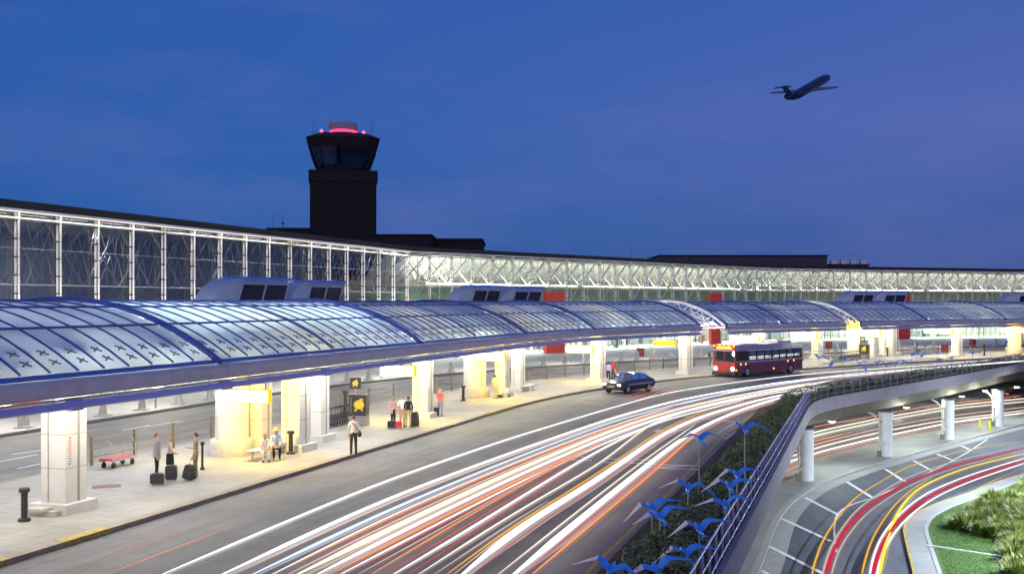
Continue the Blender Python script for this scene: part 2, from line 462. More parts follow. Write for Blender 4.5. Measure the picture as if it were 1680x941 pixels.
# inner road dashes, crosswalk-like bars at far left
for (x0, y0, x1, y1) in ((200, 706, 245, 697), (235, 700, 300, 690), (20, 745, 70, 738), (0, 757, 62, 745), (30, 768, 72, 759)):
    pline([(x0, y0), (x1, y1)], .18, .009, M['whitefaint'])

# deck edge: coping, fascia lip
struct('bridge_fascia', ribbon(E, -.14, .02, -.9, .05, ES), M['fascia'])
# ---- lower level
def lw(pts): return [at(x, y, LZ) for x, y in pts]
road_l = lw([(1225, 1010), (1245, 960), (1262, 925), (1283, 855), (1310, 822), (1345, 799), (1420, 771), (1540, 736), (1680, 698)])
road_l = [road_l[0] + Vector((-4, -22, 0))] + road_l + [Vector((80, 131, LZ)), Vector((130, 165, LZ)), Vector((200, 205, LZ))]
LL = Curve([(p.x, p.y) for p in road_l], 12)
lt = frange(0, LL.len - 3, 1.)
# pavement under the bridge edge (between the two lower roads)
struct('pavement', ribbon(LL, 0.62, 6.6, LZ, LZ + .14, lt), M['lwalk'])
struct('kerb', ribbon(LL, .25, .615, LZ, LZ + .145, lt), M['conc'])
line(LL, -.25, .95, 0, LL.len - 4, LZ + .004, M['conc'])      # gutter pan
line(LL, 6.9, .16, 0, LL.len - 4, LZ + .004, M['yellowline'])
# island to the right
isl = lw([(1503, 990), (1497, 941), (1487, 900), (1480, 868), (1492, 848), (1530, 829), (1580, 813), (1640, 790), (1690, 776)])
IC = Curve([(p.x, p.y) for p in isl] , 6, .5)
it = frange(0, IC.len - 1, .5)
ring = [IC.at(t, -.0, 0) for t in it]
def isle_poly(inset):
    pts = [IC.at(t, -inset) for t in it]
    return [(p.x, p.y) for p in pts] + [(75, 84), (75, 40)]
g = MB(); g.prism(isle_poly(0), LZ - .01, LZ + .13); struct('kerb', g, M['yellowline'])
g = MB(); g.prism(isle_poly(.14), LZ - .01, LZ + .135); struct('pavement', g, M['lwalk'])
g = MB(); g.prism(isle_poly(1.12), LZ, LZ + .16); struct('kerb', g, M['conc'])
g = MB(); g.prism(isle_poly(1.35), LZ, LZ + .175)
lawnm = pbr('lawn_soil', (.045, .105, .010), .9, var=.45, scale=2.5, bump=.6, bscale=40)
struct('lawn', g, lawnm)
# hatching bars on the lower road
hatch_line = [(1340, 965), (1352, 941), (1363, 890), (1368, 870), (1425, 818), (1480, 776), (1525, 766), (1565, 753), (1620, 722)]
for (a, b) in (((1262, 895), (1352, 941)), ((1283, 850), (1363, 887)), ((1320, 815), (1378, 845)), ((1390, 790), (1432, 816)), ((1453, 769), (1484, 789)), ((1499, 755), (1528, 771)), ((1537, 744), (1562, 754)), ((1578, 731), (1591, 737)), ((1250, 935), (1300, 965))):
    pline([a, b], .27, LZ + .006, M['whiteline'], LZ)
pline([(1372, 905), (1368, 868), (1372, 842), (1392, 828), (1425, 818)], .12, LZ + .008, M['whiteline'], LZ)
pline([(1430, 818), (1490, 790), (1545, 765), (1590, 740), (1620, 720)], .12, LZ + .010, M['whiteline'], LZ)
pline([(1600, 803), (1640, 783), (1680, 767)], .10, LZ + .006, M['yellowline'], LZ)
pline([(1330, 700), (1400, 690), (1420, 686)], .2, LZ + .006, M['whitefaint'], LZ)
pline([(1392, 742), (1425, 735)], .5, LZ + .006, M['whitefaint'], LZ)
# border edging across the lawn
P = lw([(1520, 900), (1655, 920), (1662, 941), (1668, 960)])
c = Curve([(p.x, p.y) for p in P], 4, .4)
g = ribbon(c, -.05, .05, LZ, LZ + .24, frange(0, c.len, .5)); o = g.build('lawn_edging', M['white']); o['kind'] = 'structure'

# ================================================================ world
w = bpy.data.worlds.new('World'); scn.world = w; w.use_nodes = True
nt = w.node_tree; bg = nt.nodes['Background']
SKY_STR = 1.0
sky = nt.nodes.new('ShaderNodeTexSky'); sky.sky_type = 'NISHITA'; sky.sun_disc = False
SUN_EL, SUN_ROT = R(3), R(190)
sky.sun_elevation = SUN_EL; sky.sun_rotation = SUN_ROT; sky.altitude = 0; sky.air_density = 1.; sky.dust_density = .3; sky.ozone_density = 6.
# dusk air: deep blue overhead, violet afterglow low in the east, faint wisps of high cloud
tc = nt.nodes.new('ShaderNodeTexCoord'); sp = nt.nodes.new('ShaderNodeSeparateXYZ'); nt.links.new(tc.outputs['Generated'], sp.inputs[0])
def mathn(op, a, b=None):
    n = nt.nodes.new('ShaderNodeMath'); n.operation = op
    for i, v in enumerate((a, b)):
        if v is None: continue
        if isinstance(v, (int, float)): n.inputs[i].default_value = v
        else: nt.links.new(v, n.inputs[i])
    return n.outputs[0]
def ramp(fac, stops):
    r = nt.nodes.new('ShaderNodeValToRGB'); e = r.color_ramp.elements
    e[0].position, e[0].color = stops[0][0], rgba(stops[0][1]); e[1].position, e[1].color = stops[-1][0], rgba(stops[-1][1])
    for p_, c_ in stops[1:-1]:
        k = e.new(p_); k.color = rgba(c_)
    nt.links.new(fac, r.inputs[0]); return r.outputs[0]
def vmix(f, a, b):
    n = nt.nodes.new('ShaderNodeMix'); n.data_type = 'RGBA'
    if isinstance(f, (int, float)): n.inputs[0].default_value = f
    else: nt.links.new(f, n.inputs[0])
    for i, v in ((6, a), (7, b)):
        if isinstance(v, tuple): n.inputs[i].default_value = v
        else: nt.links.new(v, n.inputs[i])
    return n.outputs[2]
west = ramp(sp.outputs['Z'], [(0., (.027, .098, .370)), (.1, (.026, .100, .385)), (.3, (.026, .098, .385)), (.55, (.036, .095, .33)), (1., (.055, .115, .36))])
east = ramp(sp.outputs['Z'], [(0., (.036, .078, .300)), (.06, (.052, .092, .345)), (.16, (.092, .125, .415)), (.32, (.046, .108, .400)), (.55, (.045, .10, .34)), (1., (.055, .115, .36))])
az = mathn('MULTIPLY_ADD', sp.outputs['X'], 1.35); nt.nodes[-1].inputs[2].default_value = .42; nt.nodes[-1].use_clamp = True
base = vmix(az, west, east)
mp = nt.nodes.new('ShaderNodeMapping'); mp.inputs['Scale'].default_value = (2.2, 2.2, 8.); mp.inputs['Rotation'].default_value = (0, R(12), 0)
nt.links.new(tc.outputs['Generated'], mp.inputs[0])
nz = nt.nodes.new('ShaderNodeTexNoise'); nz.inputs['Scale'].default_value = 1.7; nz.inputs['Detail'].default_value = 6; nz.inputs['Roughness'].default_value = .6
nt.links.new(mp.outputs[0], nz.inputs['Vector'])
cl = nt.nodes.new('ShaderNodeMapRange'); cl.inputs[1].default_value = .46; cl.inputs[2].default_value = .8; cl.inputs[3].default_value = 0; cl.inputs[4].default_value = .55
nt.links.new(nz.outputs[0], cl.inputs[0])
base = vmix(cl.outputs[0], base, (.125, .145, .440, 1))
sk = nt.nodes.new('ShaderNodeVectorMath'); sk.operation = 'SCALE'; sk.inputs['Scale'].default_value = .03; nt.links.new(sky.outputs[0], sk.inputs[0])
ad = nt.nodes.new('ShaderNodeVectorMath'); ad.operation = 'ADD'; nt.links.new(base, ad.inputs[0]); nt.links.new(sk.outputs[0], ad.inputs[1])
# afterglow of the sunset, low in the west behind the camera
gy = mathn('MULTIPLY_ADD', sp.outputs['Y'], -1.5); nt.nodes[-1].inputs[2].default_value = -.15; nt.nodes[-1].use_clamp = True
gz = mathn('MULTIPLY_ADD', sp.outputs['Z'], -1.3); nt.nodes[-1].inputs[2].default_value = 1.; nt.nodes[-1].use_clamp = True
gl = mathn('MULTIPLY', gy, gz)
ag = nt.nodes.new('ShaderNodeVectorMath'); ag.operation = 'SCALE'; ag.inputs[0].default_value = (.62, .36, .34); nt.links.new(gl, ag.inputs['Scale'])
ad2 = nt.nodes.new('ShaderNodeVectorMath'); ad2.operation = 'ADD'; nt.links.new(ad.outputs[0], ad2.inputs[0]); nt.links.new(ag.outputs[0], ad2.inputs[1])
nt.links.new(ad2.outputs[0], bg.inputs[0]); bg.inputs[1].default_value = .92
# last of the daylight: one very weak, very soft sun low behind the camera
sl = bpy.data.lights.new('sun', 'SUN'); sl.energy = .12; sl.angle = R(20); sl.color = (.85, .85, 1.)
so = bpy.data.objects.new('sun', sl); col.objects.link(so); so.rotation_euler = (R(60), 0, R(-10))
# ================================================================ camera
cam = bpy.data.cameras.new('camera'); co = bpy.data.objects.new('camera', cam); col.objects.link(co)
co.location = (0, 0, CH); co.rotation_euler = (R(90), 0, 0)
cam.sensor_fit = 'HORIZONTAL'; cam.sensor_width = 36; cam.lens = 36 * F / 1680; cam.shift_y = (HZ - 470.5) / 1680
cam.clip_start = .2; cam.clip_end = 9000; scn.camera = co
scn.view_settings.view_transform = 'Standard'; scn.view_settings.look = 'None'; scn.view_settings.exposure = 0; scn.view_settings.gamma = 1
scn.view_settings.use_curve_mapping = False
scn.cycles.use_denoising = True; scn.cycles.max_bounces = 6; scn.cycles.transparent_max_bounces = 12
scn.cycles.sample_clamp_indirect = 6.; scn.cycles.use_adaptive_sampling = True; scn.cycles.caustics_reflective = False; scn.cycles.caustics_refractive = False
# ================================================================ terminal
ROOF, RT = 12.95, 13.6
T = thing('terminal_building', 'long glass fronted airport terminal with white masts and lit lattice behind the glazed canopies', 'terminal', (WA[0][0], WA[0][1], 0))
# stations along the glass front: dark wing (straight) then bright concourse
stA = [Vector((x, y, 0)) for x, y in WA]
nB = int(WB.len // 3.66)
stB = [Vector((*WB.P2(i * 3.66), 0)) for i in range(nB)]
front = stA[:-1] + stB
NA = len(stA) - 1
def nrm(i):
    a = front[max(i - 1, 0)]; b = front[min(i + 1, len(front) - 1)]
    d = (b - a).normalized(); return Vector((-d.y, d.x, 0))       # points into the building
NR = [nrm(i) for i in range(len(front))]
def fp(i, d, z):
    p = front[i] + NR[i] * d; return Vector((p.x, p.y, z))
ALL = range(len(front))
def wallstrip(d, z0, z1, idx): 
    g = MB(); g.strip([fp(i, d, z0) for i in idx], [fp(i, d, z1) for i in idx]); return g
def slab(d0, d1, z0, z1, idx):
    g = MB(); idx = list(idx)
    a = [fp(i, d0, z0) for i in idx]; b = [fp(i, d0, z1) for i in idx]; c = [fp(i, d1, z1) for i in idx]; d = [fp(i, d1, z0) for i in idx]
    g.strip(a, b); g.strip(b, c); g.strip(c, d); g.strip(d, a)
    for i in (0, -1): g.quad(a[i], b[i], c[i], d[i])
    return g
slab(-1.3, 26, ROOF + .12, RT, ALL).build('roof', M['roofdk'], T, True)
slab(-1.32, -1.2, ROOF - .02, ROOF + .117, ALL).build('roof_edge', M['wmetal'], T, True)
slab(-.9, -.6, ROOF - .04, ROOF + .09, range(0, NA + 1)).build('cornice_light', M['strip'], T, True)
slab(-.9, -.75, ROOF + .06, ROOF + .115, range(NA, len(front))).build('cornice_light', emit('cornice_strip_soft', (1., .95, .85), 1.1), T, True)
# floors and inner walls
slab(.25, 14, 5.0, 5.7, ALL).build('upper_floor', M['bulk'], T, True)
slab(-.05, .2, 4.7, 5.9, ALL).build('spandrel', M['wmetal'], T, True)
idB = range(NA, len(front)); idA = range(0, NA + 1)
slab(9.5, 9.8, 5.72, 9.0, idB).build('inner_wall', M['wall_teal'], T, True)
slab(4.5, 9.9, 9.0, 9.7, idB).build('bulkhead', M['bulk'], T, True)
# white pleated ceiling lining seen through the upper glazing
g = MB()
rows = []
for k, i in enumerate(idB):
    for q, dd in ((0, 0), (1, .55)):
        b = fp(i, 0, 0); nx = fp(min(i + 1, len(front) - 1), 0, 0)
        p = b.lerp(nx, q * .5); n_ = NR[i]
        rows.append([Vector((*(p + n_ * (6.2 + dd))[:2], 9.7)), Vector((*(p + n_ * (5.2 + dd))[:2], 11.4)), Vector((*(p + n_ * (3.0 + dd * .6))[:2], 12.7)), Vector((*(p + n_ * .6)[:2], 12.9))])
g.grid(rows, smooth=False); g.build('ceiling_lining', M['ceil'], T, True)
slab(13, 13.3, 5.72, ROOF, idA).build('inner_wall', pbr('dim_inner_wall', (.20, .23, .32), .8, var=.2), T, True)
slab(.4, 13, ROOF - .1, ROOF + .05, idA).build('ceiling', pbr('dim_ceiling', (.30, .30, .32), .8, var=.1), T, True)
# ground floor hall
slab(11.0, 11.3, .15, 4.98, ALL).build('hall_wall', M['wall_in'], T, True)
slab(.3, 11.0, 4.55, 4.7, ALL).build('hall_ceiling', M['ceil'], T, True)
# masts: tube + white fin + clamps, one mesh each; one mesh per kind, rotated in place
def mast_mb(i, lit):
    g = MB(); p = fp(i, -.45, 0); ang = math.atan2(NR[i].y, NR[i].x)
    g.tube([Vector((p.x, p.y, 5.9)), Vector((p.x, p.y, ROOF))], .075, 8)
    q = fp(i, -.16, 0); g.box((q.x, q.y, (5.9 + ROOF) / 2), (.13, .08, ROOF - 5.9), ang)
    for k in range(6):
        z = 6.4 + k * 1.2; m_ = fp(i, -.3, z); g.box(m_, (.34, .17, .10), ang, mi=1)
        g.tube([fp(i, -.62, z), fp(i, -.02, z)], .035, 6, mi=1)
    return g
frame_n = min(len(front) - 1, 96)
for i in range(4, frame_n):
    mast_mb(i, i < NA).build('mast', [M['wmetal'], M['dsteel']], T, True)
rl = random.Random(21)
def lattice(i, d, z0, z1, r, g):
    a, b = (fp(i, d, 0), fp(i + 1, d, 0))
    A0, A1, B0, B1 = [Vector((p.x, p.y, z)) for p, z in ((a, z0), (a, z1), (b, z0), (b, z1))]
    g.tube([A0, B1], r, 5); g.tube([B0, A1], r, 5); g.tube([A0, B0], r, 5); g.tube([A1, B1], r, 5)
for i in range(4, frame_n):
    g = MB()
    if i >= NA:
        lattice(i, .45, 9.35, 12.75, .10, g)
        p = fp(i, .45, 5.9); q = fp(i + 1, .45, 9.3); g.tube([p, q] if i % 2 else [fp(i + 1, .45, 5.9), fp(i, .45, 9.3)], .07, 5)
        m_ = (fp(i, 1.9, 0) + fp(i + 1, 1.9, 0)) / 2
        for z0, z1 in ((9.5, 11.2), (11.2, 12.7)):
            a = fp(i, 1.9, z0); b = Vector((m_.x, m_.y, z1)); c = fp(i + 1, 1.9, z0)
            g.tube([a, b], .07, 5); g.tube([b, c], .07, 5)
            a = fp(i, 3.1, z1); b = fp(i, 3.1, z0).lerp(fp(i + 1, 3.1, z0), .5); c = fp(i + 1, 3.1, z1); g.tube([a, b], .06, 4); g.tube([b, c], .06, 4)
            for u0_ in (0, .5):
                a = fp(i, 4.1, z0).lerp(fp(i + 1, 4.1, z0), u0_); b = fp(i, 4.1, z1).lerp(fp(i + 1, 4.1, z1), u0_ + .25); c = fp(i, 4.1, z0).lerp(fp(i + 1, 4.1, z0), u0_ + .5); g.tube([a, b], .045, 4, mi=1); g.tube([b, c], .045, 4, mi=1)
            for u_ in (.25, .75): g.tube([fp(i, 2.5, z0).lerp(fp(i + 1, 2.5, z0), u_), fp(i, 2.5, z1).lerp(fp(i + 1, 2.5, z1), 1 - u_)], .04, 4)
        g.tube([fp(i, .45, 12.75), fp(i, 1.9, 11.2)], .05, 5); g.tube([fp(i, .45, 9.35), fp(i, 1.9, 11.2)], .05, 5)
        g.tube([fp(i, 1.9, 5.8), fp(i, 1.9, 12.7)], .07, 6)
        g.build('lattice_brace', [M['wmetal'], M['gutter']], T, True)
    else:
        lattice(i, .9, 8.2, 12.6, .07, g)
        m_ = (fp(i, 2.8, 0) + fp(i + 1, 2.8, 0)) / 2
        for z0, z1 in ((8.4, 10.6), (10.6, 12.6)):
            for k in range(4):
                u0, u1 = k / 4, (k + .5) / 4
                u0 += rl.uniform(-.08, .08); u1 += rl.uniform(-.1, .1); a = fp(i, 2.8 + rl.random(), z0).lerp(fp(i + 1, 2.8, z0), u0); b = fp(i, 2.8, z1).lerp(fp(i + 1, 2.8, z1), u1); c = fp(i, 2.8, z0).lerp(fp(i + 1, 2.8, z0), (k + 1) / 4)
                g.tube([a, b], .05, 4); g.tube([b, c], .05, 4)
        g.build('lattice_brace', M['steel'], T, True)
# glazing, one pane per bay
def pane_mb(i, z0, z1, d=0.):
    g = MB(); g.quad(fp(i, d, z0), fp(i + 1, d, z0), fp(i + 1, d, z1), fp(i, d, z1)); return g
smk = pane_mb
for i in range(3, frame_n):
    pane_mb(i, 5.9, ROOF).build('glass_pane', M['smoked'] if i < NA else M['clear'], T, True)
g = MB()
for i in range(3, frame_n):
    for z in ((8.2, 10.6) if i < NA else (7.3, 8.7, 10.1, 11.5)): g.beam(fp(i, -.03, z), fp(i + 1, -.03, z), .04, .025)
    g.tube([fp(i, -.45, 12.55), fp(i + 1, -.45, 12.55)], .07, 6); g.tube([fp(i, -.45, 6.3), fp(i + 1, -.45, 6.3)], .05, 6)
g.build('glazing_rail', M['gutter'], T, True)
# ground floor shopfront: mullions, transoms, doors
g = MB()
for i in range(3, frame_n):
    for u in (0, .33, .67):
        a = fp(i, 0, .15).lerp(fp(i + 1, 0, .15), u); g.box((a.x, a.y, 2.42), (.07, .10, 4.54), math.atan2(NR[i].y, NR[i].x))
    for z in (1.05, 2.5): g.beam(fp(i, 0, z), fp(i + 1, 0, z), .05, .07)
g.build('shopfront_frame', M['steel'], T, True)
wallstrip(.06, .2, 4.68, range(3, frame_n + 1)).build('shopfront_glazing', M['clear'], T, True)
for i in list(range(6, frame_n, 5)):
    g = MB(); a = fp(i, -.12, 0).lerp(fp(i + 1, -.12, 0), .16); b = fp(i, -.12, 0).lerp(fp(i + 1, -.12, 0), .84)
    up = Vector((0, 0, 1))
    for p in (a, b, (a + b) / 2): g.beam(p + up * .15, p + up * 2.6, .12, .10)
    g.beam(a + up * 2.62, b + up * 2.62, .14, .22); g.beam(a + up * 1.1, b + up * 1.1, .05, .06)
    g.build('entrance_door', M['dsteel'], T, True)
# interior uprights, counters and dark desks in the hall
rng = random.Random(3)
g = MB(); g2 = MB()
for i in range(4, frame_n):
    q = fp(i, 6.5, .15)
    if i % 3 == 0: g2.tube([q, q + Vector((0, 0, 4.4))], .28, 10)
    if rng.random() < .5:
        a = fp(i, 8.2, .75).lerp(fp(i + 1, 8.2, .75), .2); g.box(a, (1.0, 2.4, 1.15), math.atan2(NR[i].y, NR[i].x))
    if rng.random() < .35:
        a = fp(i, 10.6, 2.6); g.box(a, (.3, 1.8, .9), math.atan2(NR[i].y, NR[i].x), mi=1)
    if rng.random() < .3:
        a = fp(i, 3.2, .8).lerp(fp(i + 1, 3.2, .8), rng.random()); g.box(a, (.6, .5, 1.3), math.atan2(NR[i].y, NR[i].x), mi=1)
g.build('counter', [pbr('counter_front', (.16, .19, .19), .5), pbr('dark_display', (.05, .06, .07), .4)], T, True)
g2.build('interior_column', M['white'], T, True)
def band(i0, i1, d, z0, z1, mat, name, th=.12):
    g = slab(d, d + th, z0, z1, range(i0, i1)); return g.build(name, mat, T, True)
def nearest_i(x):
    best = min(ALL, key=lambda i: abs(front[i].x / front[i].y * F + CX - x) if front[i].y > 5 else 1e9); return best
i0 = nearest_i(1495); i1 = nearest_i(1556)
band(i0, i1 + 1, 10.6, 2.3, 4.3, emit('violet_blue_display', (.16, .20, 1.), 1.1), 'display_wall')
band(i0, i1 + 1, 10.2, .8, 2.2, pbr('dark_counter', (.03, .06, .06), .5), 'display_counter')
# yellow direction boards inside the frontage
for (x, z) in ((300, 2.1), (336, 2.1), (480, 2.3), (566, 2.5), (600, 2.5), (880, 3.0), (1385, 2.6), (1640, 2.6)):
    i = nearest_i(x)
    a = fp(i, -.7, z); g = MB(); g.box(a, (.10, 3.0, .55), math.atan2(NR[i].y, NR[i].x)); g.build('direction_board', M['yellow'], T, True)

# lit ceiling runs of the hall and concourse
def strip_lamp(i0, i1, d, z, w, power, colr, name, mat):
    a = fp(i0, d, z); b = fp(i1, d, z); m_ = (a + b) / 2; L = (b - a).length; ang = math.atan2((b - a).y, (b - a).x)
    g = MB(); g.box(m_ + Vector((0, 0, .06)), (L * .96, w, .05), ang); o = g.build(name, mat, T, True)
    light('AREA', m_, power, colr, L * .96, (0, 0, ang), sy=w)
hx = M['white']
lm = emit('hall_lamp_glow', (.90, 1., .90), 5.)
for i in range(4, frame_n - 6, 6):
    cc = (.90, 1., .88)
    strip_lamp(i, i + 6, 3.5, 4.45, .5, 2600 if i < NA else 3800, cc, 'hall_lamp', lm)
    if i + 6 > NA + 2:
        j = max(i, NA + 1)
        strip_lamp(j, i + 6, 2.6, 9.85, .25, 10, (1, .97, .86), 'uplight_trough', hx)
        a = fp(j, .2, 9.2); b = fp(i + 6, .2, 9.2); m_ = (a + b) / 2; L = (b - a).length; ang = math.atan2((b - a).y, (b - a).x)
        light('AREA', m_, 430, (1., .98, .88), L * .95, (math.pi - R(12), 0, ang), sy=.25)
        q_ = (fp(j, 3.6, 9.9) + fp(i + 6, 3.6, 9.9)) / 2; light('AREA', q_, 420, (1., .98, .86), L * .95, (math.pi, 0, ang), sy=.8)
        a = fp(j, 5.5, 8.9); b = fp(i + 6, 5.5, 8.9); m_ = (a + b) / 2
        light('AREA', m_, 260, (.82, 1., .84), L * .95, (0, 0, ang), sy=.8)
# added unseen floodlights along the foot of the dark wing that light the masts
for i in range(3, NA, 5):
    j = min(i + 5, NA)
    a = fp(i, -1.6, 6.2); b = fp(j, -1.6, 6.2); m_ = (a + b) / 2; L = (b - a).length; ang = math.atan2((b - a).y, (b - a).x)
    light('AREA', m_, 420, (1., .92, .76), L * .9, (R(180) - R(10), 0, ang), sy=.15)
    g = MB(); g.box(m_ - Vector((0, 0, .12)), (L * .92, .2, .12), ang); g.build('added_mast_floodlight', M['gutter'], T, True)
    # slim downlights under the roof edge
    a = fp(i, -.75, ROOF - .05); b = fp(j, -.75, ROOF - .05); m_ = (a + b) / 2
    light('AREA', m_, 190, (1., .93, .80), L * .9, (0, 0, ang), sy=.12)
# dim lamps deep inside the dark wing so its lattice shows
for i in range(4, NA, 4):
    a = fp(i, 6, 12.6); light('AREA', a, 800 if i < 16 else 200, (1., .92, .82), 3, (0, 0, 0), sy=1.)
# red entrance walls: slabs that stand in front of the glass
def red_wall(x, w, label, z1, d=-1.2):
    i = nearest_i(x); p = fp(i, d, .15); ang = math.atan2(NR[i].y, NR[i].x)
    o = thing('entrance_wall', label, 'wall', p, ang, 'red entrance walls along the terminal')
    g = MB(); g.box((0, 0, z1 / 2), (.5, w, z1)); g.box((0, 0, .12), (.56, w + .06, .24)); g.build('wall_panel', M['redwall'], o)
    g = MB(); g.box((0, 0, z1 + .05), (.58, w + .08, .10)); g.build('wall_cap', M['redwall'], o)
    return o
red_wall(903, 3.8, 'red entrance wall behind the round white column with parked bench', 8.2)
red_wall(1164, 3.2, 'red entrance wall rising just behind the bus front', 8.3)
red_wall(1476, 4.0, 'bright red entrance wall right of the cluster of white columns', 8.4)
red_wall(14, 6.2, 'long red entrance wall at far left behind the leftmost column', 2.4, -2.2)
red_wall(489, 2.6, 'small red entrance wall seen between two columns above the carts', 3.4)
red_wall(1672, 1.6, 'narrow red entrance wall at the far right edge', 3.4)

# ================================================================ things behind the roof
def block(name, label, cat, x0, x1, ytop, Y, depth, z0, mats, setback=None, parts=None):
    a = px(x0, ytop, Y); b = px(x1, ytop, Y)
    o = thing(name, label, cat, ((a.x + b.x) / 2, Y, z0))
    w = b.x - a.x; h = a.z - z0
    g = MB(); g.box((0, depth / 2, h / 2), (w, depth, h)); g.build('wall', mats, o)
    g = MB(); g.box((0, depth / 2, h + .15), (w + .5, depth + .5, .3)); g.build('roof', M['roofdk'], o)
    return o, w, h
bd = M['roofdk']
block('penthouse', 'low dark roof building to the right of the control tower base', 'building', 600, 706, 387, 165, 16, 8, bd)
block('penthouse', 'dark flat roofed box behind the bend of the terminal', 'building', 706, 790, 394, 172, 18, 8, bd)
block('penthouse', 'low dark roof strip left of the control tower base', 'building', 440, 505, 377, 150, 10, 8, bd)
wl = pbr('blue_grey_cladding', (.025, .045, .085), .5, var=.15)
o, w_, h_ = block('concourse_building', 'long dark blue building above the terminal roof on the right', 'building', 1082, 1357, 420, 245, 20, 8, wl)
g = MB()
for k in range(16): g.box((-w_ / 2 + (k + .5) * w_ / 16, -.05, h_ - 1.8), (w_ / 16 * .8, .1, 1.5))
g.build('window', pbr('far_window', (.012, .025, .05), .3), o)
o, w_, h_ = block('roof_plant', 'small roof plant box right of the long blue building', 'machinery', 1362, 1425, 435, 250, 6, 9, wl)
g = MB()
for k in range(4): g.box((-w_ / 2 + 1 + k * 2.4, 1, h_ + .7), (1.2, 1.2, 1.)); 
g.build('vent_cowl', M['steel'], o)
for k, (x, y, yb, lb) in enumerate(((448, 350, 380, 'thin roof antenna mast left of the tower, the one further left'), (464, 352, 380, 'thin roof antenna mast left of the tower, the one nearer the tower'), (1035, 405, 425, 'thin roof mast standing left of the long blue building'))):
    p = px(x, yb, 155); q = px(x, y, 155); g = MB(); g.tube([(0, 0, 0), (0, 0, q.z - p.z)], [.06, .02], 6)
    if k == 1: g.box((0, 0, (q.z - p.z) * .5), (.5, .1, .3))
    tag(g.build('roof_antenna', M['dsteel']), lb, 'antenna', 'roof antennas').location = p

# control tower
TY = 185.
tp = px(554, 400, TY); s_ = F / TY
tw = thing('control_tower', 'dark square air traffic control tower with a flared glass cab and red lights', 'control tower', (tp.x, TY + 6, 0), R(9.5))
W2 = 57.5 / s_ * .94
def zt(y): return CH - (y - HZ) / s_
g = MB(); g.box((0, 0, zt(297) / 2), (W2 * 2, W2 * 2, zt(297))); 
for k in (-1, 0, 1): g.box((k * W2 * .66, -W2 - .04, zt(297) / 2), (.10, .08, zt(297) - .2))
g.build('shaft', M['towerdk'], tw)
g = MB(); c_ = 1.2
W3 = W2 * 1.04
def octo(w, k=.30): 
    a = w * k; return [(-w + a, -w), (w - a, -w), (w, -w + a), (w, w - a), (w - a, w), (-w + a, w), (-w, w - a), (-w, -w + a)]
def frust(g, w0, z0, w1, z1, mi=0, k=.30):
    a = octo(w0, k); b = octo(w1, k); n = 8
    vs = [(x, y, z0) for x, y in a] + [(x, y, z1) for x, y in b]
    g.add(vs, [(i, (i + 1) % n, n + (i + 1) % n, n + i) for i in range(n)] + [tuple(range(n - 1, -1, -1)), tuple(range(n, 2 * n))], mi)
frust(g, W3, zt(297), W3, zt(279), k=.06); g.build('gallery', M['towerdk'], tw)
g = MB(); frust(g, W2 * .76, zt(279), W2 * .80, zt(273)); g.build('cab_base', M['towerdk'], tw)
g = MB(); frust(g, W2 * .80, zt(273), W2 * 1.02, zt(240)); g.build('cab_glass', glass('cab_glazing', (.25, .5, .55), .25, .05, .5, dark=(.006, .012, .016)), tw)
g = MB(); a = octo(W2 * .805); b = octo(W2 * 1.025)
for i in range(8):
    g = MB(); g.beam((a[i][0], a[i][1], zt(273)), (b[i][0], b[i][1], zt(240)), .16, .16); g.build('cab_mullion', M['roofdk'], tw); g = MB()
    for u in (.5,):
        p = [(a[i][q] + a[(i + 1) % 8][q]) / 2 for q in (0, 1)]; r_ = [(b[i][q] + b[(i + 1) % 8][q]) / 2 for q in (0, 1)]
        g.beam((p[0], p[1], zt(273)), (r_[0], r_[1], zt(240)), .10, .10); g.build('cab_mullion', M['roofdk'], tw)
g = MB(); frust(g, W2 * 1.03, zt(240) + .01, W2 * 1.12, zt(224)); frust(g, W2 * 1.12, zt(224) + .01, W2 * .78, zt(215)); g.build('cab_roof', M['towerdk'], tw)
g = MB(); g.box((-1.2, -W2 * .4, zt(262)), (1.2, .5, 1.2), mi=0); g.quad((-2.0, -W2 * .5, zt(243)), (.8, -W2 * .45, zt(264)), (-.9, -W2 * .45, zt(264)), (-2.4, -W2 * .5, zt(243)))
g.build('cab_blind', pbr('cab_blind', (.22, .22, .2), .7), tw)
g = MB(); g.lathe([(W2 * .46, zt(215)), (W2 * .46, zt(211)), (W2 * .40, zt(210))], n=20); g.build('beacon_base', M['roofdk'], tw)
g = MB(); g.lathe([(W2 * .42, zt(210)), (W2 * .42, zt(206.5))], n=20); g.build('red_lamp_ring', emit('red_beacon', (1., .02, .07), 6.), tw)
g = MB(); g.lathe([(W2 * .43, zt(206.3)), (W2 * .45, zt(196)), (W2 * .40, zt(193))], n=24); g.build('radome', pbr('beacon_drum', (.40, .36, .42), .6), tw)
for dx, yy in ((-W2 * .66, 211), (W2 * .62, 212)):
    g = MB(); g.lathe([(.06, zt(222)), (.06, zt(yy + 2))], (dx, -W2 * .5, 0), 6); g.ball((dx, -W2 * .5, zt(yy)), .26, 8, mi=1); g.build('warning_lamp', [M['dsteel'], M['lampr']], tw)
for dx, y0 in ((-W2 * .92, 188), (-W2 * .83, 190), (-W2 * .40, 178), (W2 * .12, 178), (W2 * .84, 185), (W2 * .92, 184)):
    g = MB(); g.tube([(dx, 0, zt(222)), (dx, 0, zt(y0))], [.05, .03], 5); g.build('antenna', M['dsteel'], tw)
